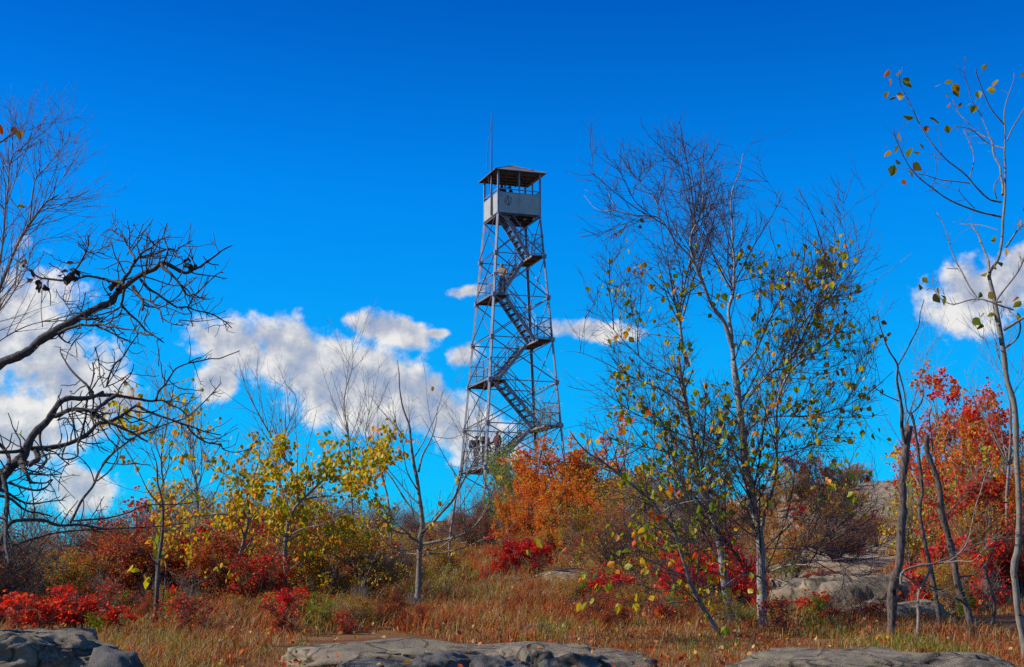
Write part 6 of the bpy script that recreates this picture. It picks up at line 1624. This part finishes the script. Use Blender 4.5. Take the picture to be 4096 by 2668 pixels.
# ---- aspens and saplings of the middle ground
d = 18.0
fineA = lambda n: [dict(src='wood', n=n, t0=.25, t1=1, l0=.4, l1=1.3, a0=30, a1=60, up=.10, wig=.08, K=8, rs=.5, rmin=.003, rmax=.008),
                   dict(src='last', n=n * 5, t0=.2, t1=1, l0=.15, l1=.55, a0=25, a1=55, up=.05, wig=.1, K=6, rs=.6, rmin=.002, rmax=.004),
                   dict(src='last', n=n * 9, t0=.2, t1=1, l0=.06, l1=.22, a0=25, a1=55, up=.03, wig=.1, K=4, rs=.7, rmin=.0017)]
tree_from('aspen', 61, 'pale smooth-trunked leafless aspen at the centre with crooked low side limbs', 'bare tree',
          [(cA, [(1062, 1400), (1070, 1280), (1070, 1150), (1080, 1000), (1085, 850), (1090, 720), (1103, 650), (1090, 500), (1070, 350), (1050, 250), (1030, 100), (1020, 0), (985, -100), (960, -230), (955, -330), (940, -420)], d, d, .050, .004)],
          [(cA, [(1100, 765), (1200, 745), (1320, 715), (1400, 680), (1500, 560), (1560, 400)], d, d - .8, .022, .005), (cA, [(1100, 690), (1200, 590), (1300, 480), (1350, 340), (1370, 200), (1390, 50), (1400, -100)], d, d - 1, .022, .004), (cA, [(1080, 300), (1110, 190), (1160, 90), (1190, 0), (1200, -120)], d, d + .5, .014, .004),
           (cA, [(1075, 745), (1020, 720), (1020, 690), (950, 690), (900, 660), (850, 600), (790, 560)], d, d - 1, .018, .004), (cA, [(1095, 790), (1000, 800), (930, 790), (870, 760), (830, 700)], d, d - .5, .014, .004), (cA, [(1090, 830), (950, 820), (800, 835), (650, 820)], d, d + 1, .010, .003),
           (cA, [(1090, 600), (1000, 480), (900, 330), (800, 200), (740, 60)], d, d + .6, .014, .003), (cA, [(1115, 830), (1250, 815), (1400, 770), (1550, 700)], d, d - .6, .014, .003), (cA, [(1075, 420), (1010, 300), (990, 150), (960, 0)], d, d - .4, .010, .003), (cA, [(1105, 800), (1200, 790), (1300, 720), (1280, 690), (1190, 660)], d, d - .8, .014, .004)],
          M['bark_aspen'], fineA(42), M['bark_grey'], [('leaves', M['leaf_yellow'], 24, .07, OVATE, dict(level=2, cluster=2, hang=.8))])


def below(zc):
    return lambda P: P[:, -1, 2] < zc


d = 18.5
tree_from('aspen', 62, 'aspen left of centre bearing a clump of golden-green leaves over a pale bare trunk', 'tree',
          [(cA, [(180, 1330), (195, 1210), (210, 1080), (230, 940), (225, 800), (235, 680), (270, 560), (330, 480), (420, 400), (520, 300), (560, 230)], d, d, .042, .008)],
          [(cA, [(240, 650), (230, 540), (200, 440), (180, 380), (220, 330)], d, d + .6, .014, .004), (cA, [(330, 480), (450, 460), (560, 452), (700, 430), (760, 380)], d, d - .7, .014, .004), (cA, [(260, 600), (330, 400), (420, 330), (500, 260)], d, d + .9, .012, .004), (cA, [(235, 720), (340, 660), (450, 640), (600, 560), (700, 560)], d, d - .6, .011, .004),
           (cA, [(240, 740), (330, 700), (420, 780), (450, 830)], d, d + .4, .009, .004), (cA, [(220, 750), (150, 700), (100, 660)], d, d - .3, .009, .004), (cA, [(230, 850), (150, 900), (80, 980), (0, 990)], d, d - .4, .009, .004)],
          M['bark_aspen'], fineA(40), M['bark_grey'], [('leaves', M['leaf_ygreen'], 2100, .06, OVATE, dict(level=2, cluster=3, spread=.05, hang=.7)), ('golden_leaves', M['leaf_yellow'], 800, .06, OVATE, dict(level=1, cluster=3, spread=.06, hang=.7))])
d = 19.0
tree_from('aspen', 63, 'slanting grey aspen, second from the left, topped with amber leaves before the crimson thicket', 'tree',
          [(cB, [(1200, 1500), (1210, 1420), (1240, 1250), (1250, 1050), (1290, 900), (1320, 760), (1310, 650), (1340, 560), (1370, 470), (1380, 400)], d, d, .044, .008)],
          [(cB, [(1300, 760), (1200, 740), (1100, 750), (1000, 760), (900, 800)], d, d - .8, .012, .004), (cB, [(1300, 850), (1180, 850), (1080, 790), (980, 830)], d, d + .5, .010, .003), (cB, [(1310, 640), (1250, 560), (1190, 520), (1080, 480), (1000, 440)], d, d + .8, .012, .003), (cB, [(1335, 580), (1400, 500), (1440, 420)], d, d - .4, .010, .003),
           (cB, [(1280, 940), (1350, 850), (1420, 800)], d, d - .3, .010, .004), (cB, [(1160, 520), (1090, 420), (1060, 330)], d + .6, d + .6, .006, .003)],
          M['bark_grey'], fineA(34), M['bark_grey'], [('amber_leaves', M['leaf_yellow'], 1300, .06, OVATE, dict(level=2, cluster=3, spread=.05, hang=.7, t0=.2, t1=1))])
d = 14.5
tree_from('young_tree', 64, 'dark-stemmed young tree at left with a few big lime-yellow leaves low on it', 'tree',
          [(cB, [(780, 1540), (790, 1450), (820, 1320), (835, 1150), (842, 1010), (860, 850), (862, 700), (840, 580), (830, 480), (800, 380)], d, d, .034, .004)],
          [(cB, [(842, 1010), (780, 960), (700, 930), (600, 900)], d, d - .4, .007, .002), (cB, [(862, 720), (950, 680), (1060, 560), (1070, 420), (1065, 330)], d, d + .4, .007, .002), (cB, [(860, 820), (940, 820), (1010, 740), (1120, 700)], d, d + .3, .006, .002), (cB, [(860, 700), (780, 600), (700, 440), (640, 360)], d, d - .3, .007, .002), (cB, [(850, 620), (900, 480), (900, 330)], d, d + .2, .006, .002),
           (cB, [(840, 1100), (900, 1050), (940, 1070)], d, d - .2, .005, .003), (cB, [(850, 1300), (870, 1150), (880, 1050)], d - .1, d - .2, .010, .004)],
          M['bark_snag'], fineA(26), M['bark_twig'],
          [('lime_leaves', M['leaf_green'], 3, .13, OVATE, dict(at=[cB(868, 860), cB(845, 905), cB(842, 925)], hang=1)), ('yellow_leaves', M['leaf_yellow'], 8, .12, OVATE, dict(at=[cB(785, 880), cB(800, 895), cB(855, 955), cB(870, 975), cB(705, 1005), cB(720, 1020), cB(765, 1055), cB(790, 1070)], hang=.6)),
           ('orange_leaves', M['leaf_red'], 12, .10, LONG, dict(at=[cB(880 + 12 * i, 1105 + 8 * (i % 3)) for i in range(7)] + [cB(990, 1390), cB(995, 1400)], hang=3)),
           ('golden_leaves', M['leaf_yellow'], 150, .062, OVATE, dict(level=2, cluster=3, spread=.05, hang=.7, cond=lambda P: P[:, -1, 2] > 2.8))])

# slender bare saplings standing against the cloud
for i, (pts, dd, r, lab) in enumerate([
        ([(815, 1110), (812, 1030), (800, 930), (820, 850), (818, 790)], 30, .02, 'hair-thin bare sapling against the cloud, left of the central leafless aspen'),
        ([(720, 1180), (690, 1120), (640, 1030), (600, 960), (570, 900), (562, 860)], 26, .03, 'leaning bare sapling whose tip reaches the left end of the big cloud'),
        ([(640, 1150), (660, 1020), (690, 930), (660, 890)], 30, .02, 'short forked bare sapling below the middle of the big cloud'),
        ([(380, 1130), (375, 1060), (390, 960), (370, 900)], 27, .022, 'bare sapling rising through golden leaves at left'),
        ([(1060, 1150), (1110, 1050), (1120, 960)], 28, .022, 'bare sapling crossing the left foot of the tower'),
        ([(900, 1150), (880, 1080), (850, 1020), (860, 940)], 28, .022, 'bare crooked sapling just left of the central leafless aspen'),
        ([(460, 1180), (455, 1100), (450, 1040), (470, 990)], 24, .02, 'thin sapling with loose golden leaves right of the lime-leaved tree'),
        ([(2105, 1100), (2110, 980), (2140, 880), (2160, 800)], 30, .02, 'faint bare sapling beyond the thick snags'),
        ([(2340, 1150), (2350, 1000), (2345, 900), (2310, 800)], 20, .022, 'pale bare sapling twisting behind the right-edge aspen')]):
    lv = [('golden_leaves', M['leaf_yellow'], 120, .06, OVATE, dict(level=1, cluster=2, spread=.06, hang=.7))] if i == 6 else None
    g = W(pts[0][0] * 1.721, pts[0][1] * 1.721, dd)
    gp = (g[0], dd, ground_z(g[0], dd) - .1)
    rngq = np.random.default_rng(80 + i)
    root = tree_from('sapling', 80 + i, lab, 'bare tree' if i != 6 else 'tree', [(cD, pts, dd, dd, r, .004)], [], M['bark_grey'],
                     [dict(src='wood', n=26, t0=.05, t1=1, l0=.6, l1=1.7, a0=20, a1=45, up=.08, wig=.07, K=8, rs=.5, rmin=.004, rmax=.009), dict(src='last', n=130, t0=.2, t1=1, l0=.2, l1=.7, a0=20, a1=50, up=.05, wig=.1, K=5, rs=.6, rmin=.003)], M['bark_grey'], lv, base=gp)
    mb = MB(); P = resample([np.array(gp), (np.array(gp) + np.array(g)) / 2 + rngq.normal(0, .08, 3), np.array(g)], 8)
    mb.tubes(P - np.array(gp), np.linspace(r * 1.25, r, 8), 7); mb.build('lower_trunk', M['bark_grey'], root)
